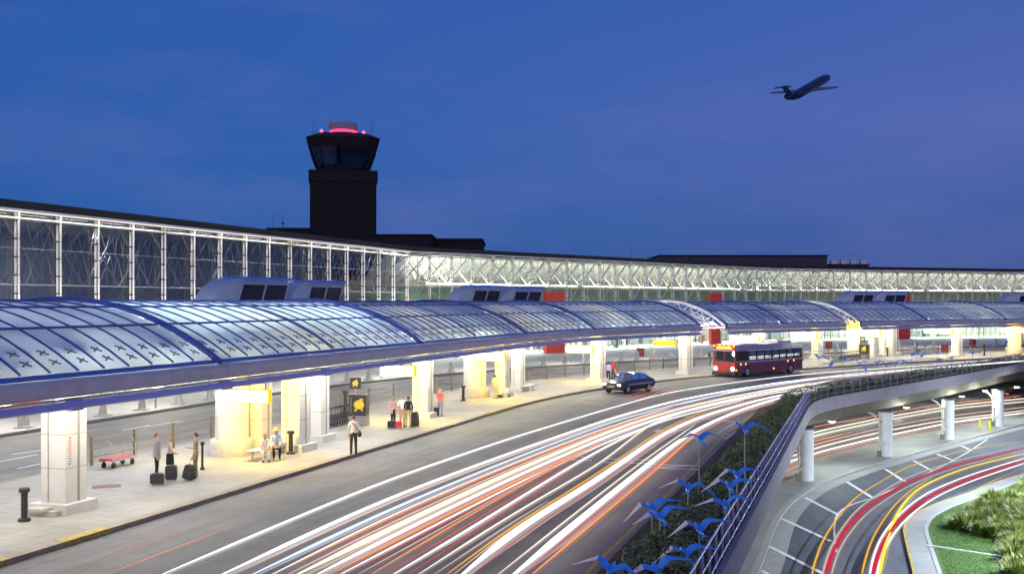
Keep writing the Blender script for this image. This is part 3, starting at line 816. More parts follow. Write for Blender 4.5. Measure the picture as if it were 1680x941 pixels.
# ================================================================ canopies
ED, CD, EZ, CZ = -.35, 6.4, 4.85, 7.05      # eave offset, crest offset, heights
HW = CD - ED; RR = (HW * HW + (CZ - EZ) ** 2) / (2 * (CZ - EZ)); PHI = math.asin(HW / RR)
def prof(u, lift=0.):
    """u 0 = front eave, .5 = crest, 1 = rear eave"""
    a = -PHI + 2 * PHI * u
    return CD + (RR + lift) * math.sin(a), CZ - RR + (RR + lift) * math.cos(a)
def cp(s, u, lift=0.):
    d, z = prof(u, lift); return K.at(s, d, z)
ROWS = [.0, .035, .165, .19, .33, .345, .445, .455, .5]
CLAMP = pbr('clamp_metal', (.20, .22, .28), .5, metal=.3)
def canopy(label, s_list, heavy0, heavy1, bright):
    root = thing('canopy', label, 'canopy', K.at(s_list[0], 2, 0), 0, 'glazed vaulted canopies over the platform')
    us = frange(0, 1, .04); n_cl = 0; rest = MB()
    for bi, (a, b) in enumerate(zip(s_list, s_list[1:])):
        ts = frange(a + .12, b - .12, .8)
        g = MB(); g.grid([[cp(t, u) for u in us] for t in ts]); g.build('vault_glazing', M['vault_a'], root, True)
        n = max(2, int(round((b - a) / 1.12))); g = MB()
        for k in range(1, n):
            t = a + (b - a) * k / n; hv = (k == n // 2)
            w = .16 if hv else .04
            pts = [cp(t, u, .03) for u in frange(.02, .98, .06)]
            for p, q in zip(pts, pts[1:]): g.beam(p, q, w, .06 if not hv else .12)
        for u, w in ((.19, .24), (.335, .22), (.455, .13), (.545, .13), (.665, .22), (.81, .24)):
            pts = [cp(t, u, .05) for t in frange(a + .1, b - .1, 1.2)]
            for p, q in zip(pts, pts[1:]): g.beam(p, q, w, .07)
        g.build('glazing_bar', M['blueframe'], root, True)
        # inner trusses and purlins below the glass
        g = MB()
        for u in (.15, .42, .58, .85): g.tube([cp(t, u, -.55) for t in frange(a, b, 1.5)], .09, 6)
        for k in range(0, n, 3):
            t = a + (b - a) * k / n
            for u in (.15, .42, .58, .85):
                g.tube([cp(t, u, -.5), cp(t, u, -.04)], .03, 4)
        for k in range(4):
            t0 = a + (b - a) * k / 4; t1 = a + (b - a) * (k + 1) / 4
            g.tube([cp(t0, .15, -.55), cp((t0 + t1) / 2, .42, -.55), cp(t1, .15, -.55)], .05, 5)
        g.build('vault_truss', M['wmetal'], root, True)
        # spider clamps on the glass: the nearest ones are parts, the rest one mesh
        for k in range(n):
            t = a + (b - a) * (k + .5) / n
            for u in (.05, .085, .40):
                big = bright and bi in (1, 2) and n_cl < 96
                g = MB() if big else rest
                p0 = cp(t - .16, u - .006, .045); p1 = cp(t + .16, u + .006, .045); g.beam(p0, p1, .045, .04)
                p0 = cp(t - .12, u + .009, .06); p1 = cp(t + .12, u - .009, .06); g.beam(p0, p1, .045, .04)
                if big: g.build('glass_clamp', CLAMP, root, True); n_cl += 1
    rest.build('glass_clamp', CLAMP, root, True)['kind'] = 'stuff'
    for s in s_list:
        g = MB(); pts = [cp(s, u, .10) for u in frange(-.005, 1.005, .04)]
        for p, q in zip(pts, pts[1:]): g.beam(p, q, .20, .16)
        pts = [cp(s, u, -.38) for u in frange(.03, .97, .04)]
        g.tube(pts, .11, 6)
        g.build('vault_rib', M['blueframe'], root, True)
    a, b = s_list[0], s_list[-1]; ts = frange(a, b, 1.)
    for side in (0, 1):
        def off(d, z): return [K.at(t, (ED - d) if side == 0 else (2 * CD - ED + d), z) for t in ts]
        g = MB(); 
        prof_g = [(-.02, EZ - .02), (.16, EZ + .02), (.30, EZ - .10), (.34, EZ - .42), (.20, EZ - .50), (-.05, EZ - .46), (-.08, EZ - .1)]
        g.grid([list(r) for r in zip(*[off(d, z) for d, z in prof_g])], smooth=False, close=True)
        g.build('gutter', M['gutter'], root, True)
        g = MB(); g.strip(off(-.20, EZ + .15), off(.02, EZ + .03)) if side == 0 else g.strip(off(.02, EZ + .03), off(-.20, EZ + .15)); g.build('eave_flashing', M['flash'], root, True)
        g = MB(); g.tube(off(.22, EZ - .74), .11, 8)
        for s in frange(a, b, 2.4):
            p = K.at(s, (ED - .22) if side == 0 else (2 * CD - ED + .22), 0)
            g.tube([p + Vector((0, 0, EZ - .74)), p + Vector((0, 0, EZ - .45))], .03, 5)
        for s in frange(a, b, 7.2)[1:-1]:
            p = K.at(s, (ED - .22) if side == 0 else (2 * CD - ED + .22), EZ - .74)
            tn = K.tan(s); g.tube([p - Vector((tn.x, tn.y, 0)) * .25, p + Vector((tn.x, tn.y, 0)) * .25], .165, 10)
        g.build('eave_pipe', M['bluepipe'], root, True)
        g = MB()
        g.tube(off(.0, EZ - .60), .06, 6); g.build('eave_rail', M['steel'], root, True)
    # open end frames: arch and lattice
    for s, on in ((s_list[0], heavy0), (s_list[-1], heavy1)):
        if not on: continue
        g = MB(); us2 = frange(.0, 1., .05)
        sg = -1 if s == s_list[0] else 1
        s1 = s + sg * .5
        g.tube([cp(s1, u, .12) for u in us2], .13, 8); g.tube([cp(s1, u, -.75) for u in frange(.04, .96, .05)], .09, 6)
        k = frange(.05, .95, .05)
        for i in range(len(k) - 1):
            g.tube([cp(s1, k[i], .1 if i % 2 else -.72), cp(s1, k[i + 1], -.72 if i % 2 else .1)], .05, 5)
        g.build('end_frame', M['wmetal'], root, True)
    return root
def bays(xs): return [K.find(x, ED) for x in xs]
sA = bays((355, 690, 862, 976, 1148))
sA = [max(1.5, sA[0] - 2 * 22), sA[0] - 22] + sA
sB = bays((1192, 1284, 1384)); sC = bays((1412, 1520, 1650, 1790))
canopy('long blue glazed vault over the near platform, left half of the picture', sA, False, True, 1)
canopy('short glazed vault over the bus stop in the middle distance', sB, True, True, 0)
canopy('far glazed vault with white end frame at the right', sC, True, False, 0)

# roof hoods between canopy and terminal
def hood(x0, x1, d, ztop, xs_open, label):
    s0, s1 = K.find(x0, d), K.find(x1, d); p = K.at(s0, d, 0); ang = K.ang((s0 + s1) / 2); L = (K.at(s1, d) - p).length
    q = K.at(s1, d, 0) - p; ang = math.atan2(q.y, q.x)
    o = thing('roof_hood', label, 'roof hood', (p.x, p.y, 4.9), ang, 'hoods on the canopy roofs')
    H = ztop - 4.9; cut = L * .40; D = 1.3
    # side profile in (length, height): quarter round at the near end
    profl = [(0, 0)] + [(cut * (1 - math.cos(R(90) * k / 10)), .6 + (H - .6) * math.sin(R(90) * k / 10)) for k in range(11)] + [(L, H), (L - .9, 0)]
    g = MB(); n = len(profl)
    vs = [(x, 0, z) for x, z in profl] + [(x, D, z) for x, z in profl]
    g.add(vs, [tuple(range(n)), tuple(range(2 * n - 1, n - 1, -1))] + [(i, n + i, n + (i + 1) % n, (i + 1) % n) for i in range(n)])
    g.build('hood_shell', M['hood'], o)
    g = MB()
    g.beam((cut, -.04, H + .05), (L + .2, -.04, H + .05), .35, .16); g.beam((cut, D, H + .05), (L + .2, D, H + .05), .3, .16); g.box(((cut + L) / 2, D / 2, H + .06), (L - cut, D, .08))
    g.build('hood_edge', M['hoodblue'], o)
    a0, a1 = cut * 1.0, L - .12; zb, zt_ = H - 1.42, H - .30
    g = MB(); g.add([(a0 - .55, -.03, zb), (a1 - .5, -.03, zb), (a1, -.03, zt_), (a0, -.03, zt_)], [(0, 1, 2, 3)]); g.build('hood_window', M['hoodglass'], o)
    g = MB()
    for A, B in (((a0 - .55, zb), (a1 - .5, zb)), ((a1 - .5, zb), (a1, zt_)), ((a1, zt_), (a0, zt_)), ((a0, zt_), (a0 - .55, zb)), (((a0 + a1) / 2 - .55, zb), ((a0 + a1) / 2, zt_))):
        g.beam((A[0], -.06, A[1]), (B[0], -.06, B[1]), .10, .09)
    g.build('window_frame', M['hood'], o)
    return o
hood(340, 474, 13.5, 8.45, None, 'lavender roof hood with curved back and wide dark window, nearest of all the hoods')
hood(470, 563, 13.5, 8.40, None, 'lavender roof hood with dark window tucked behind the nearest one')
hood(746, 822, 13.5, 8.40, None, 'smaller roof hood left of its twin where the terminal bends')
hood(812, 890, 13.5, 8.35, None, 'roof hood right of its twin where the terminal bends')
hood(1378, 1434, 13.5, 8.35, None, 'distant roof hood, left one of the far pair')
hood(1428, 1488, 13.5, 8.35, None, 'distant roof hood, right one of the far pair')
hood(1640, 1720, 13.5, 8.35, None, 'distant roof hood cut by the right edge of the picture')

# ================================================================ columns
ZC = 4.75
def square_col(x, y, w, label, plinth=True, deep=1., base=.5, panel=True, dw=None):
    p = at(x, y, .15); s, d = K.near(p); ang = K.ang(s)
    o = thing('square_column', label, 'column', p, ang, 'white columns carrying the canopies')
    dw = dw or w
    g = MB(); g.box((0, 0, ZC / 2), (w, dw, ZC))
    # shadow-gap strip and panel joints stand proud as thin darker inlays
    g.box((w * .12, -dw / 2 - .004, ZC / 2), (.10, .012, ZC - .1), mi=1); g.box((-w / 2 - .004, dw * .2, ZC / 2), (.012, .035, ZC - .1), mi=1)
    for z in (1.45, 2.55, 3.65):
        g.box((0, 0, z), (w + .006, dw + .006, .022), mi=1)
    g.build('shaft', [M['colwhite'], M['joint']], o)
    if plinth:
        g = MB(); g.box((0, 0, .16), (w + .5, dw + .5, .32)); g.build('plinth', M['colwhite'], o)
    return o
def round_col(x, y, r, label):
    p = at(x, y, .15); s, d = K.near(p)
    o = thing('round_column', label, 'column', p, K.ang(s), 'white columns carrying the canopies')
    g = MB(); g.lathe([(r, 0), (r, ZC)], n=32)
    for z in (1.7, 2.9): g.lathe([(r + .004, z), (r + .004, z + .022)], n=32, mi=1)
    for a in (R(-115), R(-40), R(150)): g.box((math.cos(a) * r, math.sin(a) * r, ZC / 2 + .3), (.012, .022, ZC - .7), a, mi=1)
    g.build('shaft', [M['colwhite'], M['joint']], o)
    g = MB(); g.lathe([(r + .24, 0), (r + .24, .62), (r + .20, .70), (r + .02, .72)], n=32); g.build('base', M['colgrey'], o)
    g = MB(); g.lathe([(r + .012, 3.5), (r + .012, ZC)], n=32); g.build('yellow_band', M['yellow'], o)
    return o
c1 = square_col(105, 836, .98, 'nearest white square column at far left with red lettering plate')
round_col(381, 744, .74, 'big round column with yellow top behind the lit sign, left of the bench')
square_col(424, 738, .9, 'square column tucked right behind the nearest big round column')
square_col(485, 738, .95, 'bright square column just right of the black bollard by the seated couple')
square_col(521, 722, .85, 'square column with a broad base left of the luggage cart rack')
square_col(694, 684, .95, 'square column beside the standing travellers with luggage')
round_col(779, 650, .82, 'big round column right of the woman in the pink top')
square_col(824, 650, .8, 'square column touching the second round column under its lit sign')
square_col(850, 641, .8, 'square column left of the pale bench further down the platform')
square_col(981, 626, .95, 'square column left of the couple behind the parked sedan')
square_col(1125, 613, .95, 'square column between the parked sedan and the bus')
square_col(1244, 596, .95, 'square column hidden behind the bus roof')
square_col(1341, 588, .95, 'square column just right of the bus tail')
round_col(1400, 583, .82, 'big round column behind the far cart rack')
square_col(1433, 585, .9, 'square column between the far kiosk and the paired columns')
square_col(1449, 582, .7, 'slim square column in the far cluster, second from its left')
square_col(1463, 583, .9, 'square column left of the bright red wall in the far cluster')
square_col(1570, 583, .95, 'far square column right of the violet display')
round_col(1664, 578, .9, 'far round column with yellow top at the right edge')
# red lettering plate on the nearest column
g = MB(); g.box((-.30, -.50, 2.05), (.16, .014, .95))
for k in range(11):
    zz = 2.45 - k * .085
    for q in range(3): g.box((-.30 + (q - 1) * .045, -.509, zz), (.032, .006, .05 if (k + q) % 3 else .03), mi=1 if k < 8 else 2)
g.build('notice_plate', [M['white'], M['redwall'], M['dsteel']], c1)
g = MB(); g.box((-.55, .0, .08), (.9, 1.1, .16)); g.box((-.95, .1, .2), (.5, .6, .10)); g.build('floor_plinth', M['colgrey'], c1)

# lit signs beside columns
def lit_sign(x0, x1, y0, y1, ybase, label):
    """box sign seen between picture columns x0..x1, hung over the ground row ybase"""
    g0 = at((x0 + x1) / 2, ybase, .15); sc = F / g0.y
    zt_, zb = CH - (y0 - HZ) / sc, CH - (y1 - HZ) / sc
    s, d = K.near(g0); ang = K.ang(s)
    # boards hang square to the road: seen nearly face on
    w = (x1 - x0) / sc / max(.55, abs(math.sin(ang))); h = zt_ - zb
    w = min(w, 4.0)
    o = thing('lit_sign', label, 'sign', (g0.x, g0.y, zb), ang - R(90), 'lit yellow signs under the canopies')
    g = MB(); g.box((0, 0, h / 2), (w, .30, h)); g.build('sign_box', M['signyel'], o)
    for sy in (-1, 1):
        g = MB(); g.box((0, sy * .155, h / 2), (w - .05, .02, h - .07)); g.build('sign_face', M['signlit'], o)
    g = MB()
    for q in (-.4, .4):
        g = MB(); g.tube([(q * w, 0, h), (q * w, 0, h + .5)], .03, 6); g.build('hanger', M['dsteel'], o)
    # the board throws yellow light on the column beside it
    q = Matrix.Rotation(ang - R(90), 3, 'Z') @ Vector((0, .45, h * .5)); light('POINT', (g0.x + q.x, g0.y + q.y, zb + q.z), 900, (1., .62, .0), .2, name='sign_glow')
    return o
lit_sign(371, 446, 638, 660, 759, 'nearest lit sign, glowing white on the round column by the bench')
lit_sign(624, 682, 599, 617, 694, 'lit sign hung left of the square column by the standing travellers')
lit_sign(782, 829, 578, 592, 656, 'lit sign in front of the second round column')
lit_sign(932, 972, 566, 579, 628, 'lit sign left of the column near the parked sedan')
lit_sign(1203, 1240, 550, 562, 598, 'lit sign above the bus roof')
lit_sign(1304, 1334, 543, 555, 588, 'lit sign behind the bus tail')
lit_sign(1416, 1438, 538, 552, 585, 'lit sign in the far cluster of columns above the kiosk')
lit_sign(1524, 1555, 539, 547, 584, 'lit sign in front of the violet display')
lit_sign(1650, 1680, 538, 545, 580, 'lit sign on the far right round column')
def dull_sign(x0, x1, y0, y1, ybase, label):
    g0 = at((x0 + x1) / 2, ybase, .15); sc = F / g0.y; s, d = K.near(g0)
    zt_, zb = CH - (y0 - HZ) / sc, CH - (y1 - HZ) / sc; h = zt_ - zb; w = (x1 - x0) / sc
    o = thing('hanging_sign', label, 'sign', (g0.x, g0.y, zb), K.ang(s) - R(90) + R(35))
    g = MB(); g.box((0, 0, h / 2), (w, .25, h)); g.build('sign_board', M['yellow'], o)
    g = MB(); g.box((w / 2 + .05, 0, h / 2), (.10, .3, h + .06)); g.build('sign_end', M['black'], o)
    for q in (-.4, .4):
        g = MB(); g.tube([(q * w, 0, h), (q * w, 0, h + 1.2)], .03, 6); g.build('hanger', M['dsteel'], o)
dull_sign(1072, 1110, 558, 567, 600, 'unlit yellow hanging sign left of the column between sedan and bus')

# ================================================================ lamps under the canopies
def pendant(s, d, power, colr=(1., .93, .74)):
    p = K.at(s, d, 0); u = None
    z = 4.55
    o = thing('canopy_lamp', 'round lamp under the canopy glass', 'lamp', (p.x, p.y, z), 0, 'round lamps under the canopies')
    g = MB(); g.lathe([(.05, .42), (.06, .16), (.22, .12), (.24, .06)], n=12); g.build('lamp_shade', M['wmetal'], o)
    g = MB(); g.lathe([(.21, .055), (.21, .03)], n=12); g.build('lamp_lens', M['lampw'], o)
    light('POINT', (p.x, p.y, z - .22), power, colr, .16)
LC = ((1., .92, .74), (1., .95, .88), (.96, .96, .76))
# a pair of lamps flanks every column
done = []
for o in list(bpy.data.objects):
    if o.parent is None and o.name.split('.')[0] in ('square_column', 'round_column'):
        s, d = K.near(o.location)
        if any(abs(s - q) < 2.2 for q in done): continue
        done.append(s); k_ = len(done)
        warm = o.name.startswith('round')
        pendant(s - 2.4, d - 1.9, (280 if warm else 400), (1., .90, .56) if warm else LC[(k_ + 1) % 3])
        pendant(s + 2.0, d - 2.1, (270 if warm else 380), (1., .90, .56) if warm else LC[(k_ + 1) % 3])
        pendant(s - 1.6, d + 2.2, 300, LC[(k_ + 2) % 3])
s_end = sC[-1]
t = 6.; k = 0
while t < s_end:
    gap = any(a < t < b for a, b in ((sA[-1], sB[0]), (sB[-1], sC[0])))
    if not gap:
        glow = sA[2] < t < sA[3]
        pendant(t, .7, 150, (1., .86, .44))
        pendant(t + 2.2, 6.6, 150, LC[(k + 1) % 3])
        if k % 2 == 0: pendant(t + 1, 11.2, 420, (1., .95, .86))
        # added bare area lights make the glass glow from below
        q = K.at(t + 1.4, 4.6, 4.75); w_ = (760 if glow else (22, 62, 34)[k % 3])
        light('AREA', q, w_, (.93, 1., .80) if glow else (.80, .90, 1.), 5.2, (math.pi, 0, K.ang(t)), sy=4.5)
    t += 5.5; k += 1
# inner road and terminal pavement
for s in frange(8, s_end, 12):
    p = K.at(s, 19.5, 0)
    o = thing('pavement_lamp', 'short post lamp on the far kerb by the terminal', 'lamp', K.at(s, 21.6, .15), 0, 'post lamps along the terminal kerb')
    g = MB(); g.tube([(0, 0, 0), (0, 0, 4.1)], [.07, .05], 8); g.build('post', M['pole'], o)
    g = MB(); g.lathe([(.05, 4.3), (.2, 4.24), (.22, 4.1)], n=10); g.build('lamp_head', M['wmetal'], o)
    q = K.at(s, 21.6, 4.0); light('POINT', (q.x, q.y, q.z), 1500, (1., .95, .84), .14)
# ================================================================ people
def cloth(name, c, r=.8): return pbr(name, c, r, var=.12, scale=9, bump=.15, bscale=30, spec=.25)
HAIR = {k: pbr('hair_' + k, c, .6, var=.25, scale=20) for k, c in dict(dark=(.035, .022, .014), brown=(.12, .065, .03), blond=(.45, .30, .12), grey=(.30, .28, .25)).items()}
SHOE = pbr('shoe_leather', (.02, .017, .015), .45)
def seg_dist(p, a, b):
    ab = b - a; t = max(0, min(1, (p - a).dot(ab) / max(1e-9, ab.length_squared))); return (p - a - ab * t).length
def person(label, loc, rz, top, leg, hair='dark', long_hair=False, sleeves='long', h=1.75, seated=False, pose=None, skirt=None, hat=None, jacket=None, legskin=False, shoe=None):
    f = h / 1.75
    J = dict(pelvis=(0, .0, .96), waist=(0, .0, 1.10), chest=(0, .0, 1.30), up=(0, .005, 1.42), neck=(0, 0, 1.49), chin=(0, -.012, 1.555), head=(0, -.012, 1.635), crown=(0, 0, 1.70))
    for sd, s in (('l', 1), ('r', -1)):
        J['sh' + sd] = (s * .175, .01, 1.405); J['el' + sd] = (s * .225, .03, 1.12); J['wr' + sd] = (s * .215, -.06, .885); J['ha' + sd] = (s * .212, -.085, .815)
        J['hip' + sd] = (s * .085, 0, .90); J['kn' + sd] = (s * .10, -.015, .50); J['an' + sd] = (s * .105, .02, .085); J['to' + sd] = (s * .13, -.15, .035)
    if seated:
        for k in ('pelvis', 'waist', 'chest', 'up', 'neck', 'chin', 'head', 'crown', 'shl', 'shr', 'ell', 'elr', 'wrl', 'wrr', 'hal', 'har', 'hipl', 'hipr'):
            x, y, z = J[k]; lean = -.10 * max(0, (z - 1.0)); J[k] = (x, y + lean * 1.3, z - .43)
        for s, sd in ((1, 'l'), (-1, 'r')):
            J['kn' + sd] = (s * .13, -.42, .50); J['an' + sd] = (s * .12, -.40, .085); J['to' + sd] = (s * .14, -.57, .035)
            J['el' + sd] = (s * .22, -.15, .72); J['wr' + sd] = (s * .09, -.36, .60); J['ha' + sd] = (s * .05, -.43, .57)
    if pose: J.update(pose)
    J = {k: Vector(v) * f for k, v in J.items()}
    bones = [('pelvis', 'waist', 'top'), ('waist', 'chest', 'top'), ('chest', 'up', 'top'), ('up', 'neck', 'top'), ('neck', 'chin', 'skin'), ('chin', 'head', 'skin'), ('head', 'crown', 'skin')]
    for s in 'lr':
        bones += [('up', 'sh' + s, 'top'), ('sh' + s, 'el' + s, 'top'), ('el' + s, 'wr' + s, 'top' if sleeves == 'long' else 'skin'), ('wr' + s, 'ha' + s, 'skin'),
                  ('pelvis', 'hip' + s, 'leg'), ('hip' + s, 'kn' + s, 'leg'), ('kn' + s, 'an' + s, 'skin' if legskin else 'leg'), ('an' + s, 'to' + s, 'shoe')]
    rad = dict(pelvis=(.155, .115), waist=(.135, .10), chest=(.16, .112), up=(.12, .09), neck=(.052, .055), chin=(.062, .075), head=(.078, .095), crown=(.055, .065))
    for s in 'lr':
        rad.update({'sh' + s: (.062, .062), 'el' + s: (.046, .046), 'wr' + s: (.03, .03), 'ha' + s: (.036, .018), 'hip' + s: (.095, .098), 'kn' + s: (.066, .068), 'an' + s: (.05, .055), 'to' + s: (.04, .03)})
    names = list(J); me = bpy.data.meshes.new('body'); me.from_pydata([J[k] for k in names], [(names.index(a), names.index(b)) for a, b, _ in bones], [])
    tmp = bpy.data.objects.new('tmp', me); col.objects.link(tmp)
    md = tmp.modifiers.new('s', 'SKIN'); md.use_smooth_shade = True
    sv = me.skin_vertices[0].data
    for i, k in enumerate(names): sv[i].radius = (rad[k][0] * f, rad[k][1] * f); sv[i].use_root = (k == 'pelvis')
    sb = tmp.modifiers.new('b', 'SUBSURF'); sb.levels = sb.render_levels = 1
    bpy.context.view_layer.update()
    ev = tmp.evaluated_get(bpy.context.evaluated_depsgraph_get()); m2 = bpy.data.meshes.new_from_object(ev)
    g = MB(); mi = dict(skin=0, top=1, leg=2, shoe=3)
    V = [v.co.copy() for v in m2.vertices]
    g.v = [tuple(v) for v in V]
    for p in m2.polygons:
        c = p.center; best = min(bones, key=lambda b: seg_dist(c, J[b[0]], J[b[1]]) - (.03 if b[2] == 'skin' and b[0] != 'neck' else 0) + (.05 if b[0] == 'pelvis' and b[1].startswith('hip') and c.z > J['pelvis'].z else 0))
        kind = best[2]
        if best[0] == 'pelvis' and best[1] == 'waist' and not seated and c.z < J['pelvis'].z + .02: kind = 'leg'
        g.f.append(list(p.vertices)); g.m.append(mi[kind]); g.sm.append(True)
    bpy.data.objects.remove(tmp); bpy.data.meshes.remove(m2)
    hd = J['head']
    g.ball(hd + Vector((0, -.098, -.02)) * f, .014 * f, 6, sc=(.8, 1.2, 1.3))
    for s in (1, -1):
        g.ball(hd + Vector((s * .032, -.088, .01)) * f, .009 * f, 6, mi=3); g.ball(hd + Vector((s * .08, .005, -.01)) * f, .02 * f, 6, sc=(.4, .8, 1.3))
    g.box(hd + Vector((0, -.088, -.058)) * f, (.04 * f, .01, .008))
    for s in 'lr':
        a, b = J['wr' + s], J['ha' + s]; d = (b - a).normalized(); sx = 1 if s == 'l' else -1
        side = d.cross(Vector((0, 0, 1))) if abs(d.z) < .8 else Vector((0, 1, 0)); side.normalize()
        for k, ln in enumerate((.07, .082, .078, .062)):
            p = b + side * (k - 1.5) * .017 * f; bend = Vector((-sx * .3, -.2, 0)) * .03
            g.tube([p - d * .02, p + d * ln * .5 * f, p + d * ln * f + bend], [.0085 * f, .008 * f, .006 * f], 5)
        p = a.lerp(b, .4) - side * .02; g.tube([p, p - side * .03 * f + d * .03 * f, p - side * .035 * f + d * .065 * f], [.010 * f, .009 * f, .007 * f], 5)
    o = thing('person', label, 'person', loc, rz)
    g.build('body', [M['skin'], top, leg, shoe or SHOE], o)
    hb = MB(); hc = hd + Vector((0, .012, .022)) * f
    hb.ball(hc, .093 * f, 12, sc=(.93, 1.08, 1.0))
    hb.v = [(x, y if not (y < hc.y - .02 * f and z < hc.z + .03 * f) else hc.y - .02 * f, z) for x, y, z in hb.v]
    if long_hair:
        hb.grid([[Vector((math.cos(t) * r_, .02 + math.sin(t) * r_ * .8, z)) * f + Vector((hd.x, hd.y, 0)) for t in frange(R(-20), R(200), .4)] for z, r_ in ((hd.z / f + .04, .09), (hd.z / f - .04, .108), (hd.z / f - .13, .112), (hd.z / f - .20, .095))])
    hb.build('hair', HAIR[hair], o)
    if skirt:
        z0, z1, m = skirt; k = MB(); k.lathe([(.175 * f, z0 * f), (.195 * f, (z0 + z1) / 2 * f), (.215 * f, z1 * f)], n=18, sy=.8); k.build('skirt', m, o)
    if jacket:
        k = MB(); k.lathe([(.19 * f, .86 * f), (.185 * f, 1.05 * f), (.19 * f, 1.28 * f), (.13 * f, 1.43 * f)], n=18, sy=.74); k.build('jacket', jacket, o)
    if hat:
        k = MB(); c = hd + Vector((0, 0, .055)) * f
        k.lathe([(.19 * f, -.012), (.19 * f, 0), (.10 * f, .015), (.095 * f, .09), (.07 * f, .105)], c, 16); k.build('hat', hat, o)
    return o
def facing(x, y, tx, ty):
    a, b = at(x, y), at(tx, ty); d = b - a; return math.atan2(d.x, -d.y)
c_grey = cloth('grey_blazer', (.26, .26, .27)); c_black = cloth('black_cloth', (.02, .02, .022)); c_pink = cloth('pale_pink_knit', (.66, .44, .38))
c_olive = cloth('olive_shirt', (.26, .24, .13)); c_khaki = cloth('khaki_trousers', (.24, .19, .10)); c_white = cloth('white_shirt', (.78, .77, .74))
c_lblue = cloth('light_blue_shirt', (.42, .47, .72)); c_brownt = cloth('dark_brown_trousers', (.07, .055, .035)); c_hot = cloth('bright_pink_top', (.78, .10, .20))
c_jean = cloth('blue_jeans', (.20, .23, .42)); c_tan = cloth('tan_trousers', (.48, .38, .20)); c_red = cloth('red_shirt', (.72, .05, .04)); c_pale = cloth('pale_yellow_outfit', (.62, .56, .34))
c_straw = pbr('straw', (.66, .44, .14), .8, var=.2, scale=30)
def onwalk(x, y): return at(x, y, .15)
person('man in grey blazer and dark trousers facing the woman in pink, by the luggage trolley', onwalk(257, 786), facing(257, 786, 330, 783) , c_grey, c_black, 'brown', jacket=c_grey, h=1.80)
person('woman in pale pink knit and short black skirt holding her hands together', onwalk(279, 783), facing(279, 783, 330, 780), c_pink, c_black, 'blond', True, h=1.66, skirt=(1.0, .56, c_black), legskin=True,
       pose=dict(wrl=(.08, -.2, 1.0), hal=(.04, -.25, .98), wrr=(-.08, -.2, 1.0), har=(-.04, -.25, .97), ell=(.22, -.05, 1.12), elr=(-.22, -.05, 1.12)))
person('man in olive shirt and khaki trousers gesturing towards the couple with suitcases', onwalk(321, 785), facing(321, 785, 262, 786), c_olive, c_khaki, 'dark', sleeves='short', h=1.80,
       pose=dict(elr=(-.22, -.06, 1.13), wrr=(-.2, -.30, 1.16), har=(-.19, -.38, 1.18), ell=(.23, .02, 1.12)))
bench_ang = None
def benchlocal(): pass
pb1 = onwalk(434, 756); pb2 = onwalk(453, 752)
person('seated person in white clothes beside the man in the straw hat', pb1, facing(434, 756, 480, 800), c_white, c_white, 'blond', seated=True, h=1.62, sleeves='short')
person('seated man in straw hat and light blue shirt leaning forward on the bench', pb2, facing(453, 752, 475, 800), c_lblue, c_black, 'grey', seated=True, h=1.78, hat=c_straw)
person('man in white shirt near the kerb, seen from behind, black bag at hip', onwalk(580, 746), facing(580, 746, 570, 700) , c_white, c_brownt, 'brown', h=1.80)
person('woman in pale pink top and black trousers next to the black and red bags', onwalk(645, 699), facing(645, 699, 668, 702), c_pink, c_black, 'blond', True, h=1.66)
person('blond man in white shirt and tan trousers behind the red bag', onwalk(660, 701), facing(660, 701, 672, 730), c_white, c_tan, 'blond', h=1.80, sleeves='short')
person('man in black top and khaki trousers seen from behind holding the tall black suitcase', onwalk(670, 701), facing(670, 701, 660, 670), c_black, c_tan, 'dark', h=1.72)
person('blond woman in bright pink top and blue jeans standing alone right of the square column', onwalk(722, 683), facing(722, 683, 745, 672), c_hot, c_jean, 'blond', True, h=1.70, sleeves='short',
       pose=dict(wrl=(.1, -.24, 1.2), hal=(.08, -.3, 1.25), ell=(.22, -.06, 1.14)))
person('person in pale yellow outfit beside the loaded trolley at the second round column', onwalk(812, 654), facing(812, 654, 826, 650), c_pale, c_pale, 'dark', h=1.72)
person('person in pale blue shirt and black trousers behind the parked sedan', onwalk(998, 626), facing(998, 626, 1006, 624), c_lblue, c_black, 'dark', h=1.75)
person('person in red shirt behind the parked sedan', onwalk(1006, 624), facing(1006, 624, 998, 626), c_red, c_black, 'brown', h=1.78)

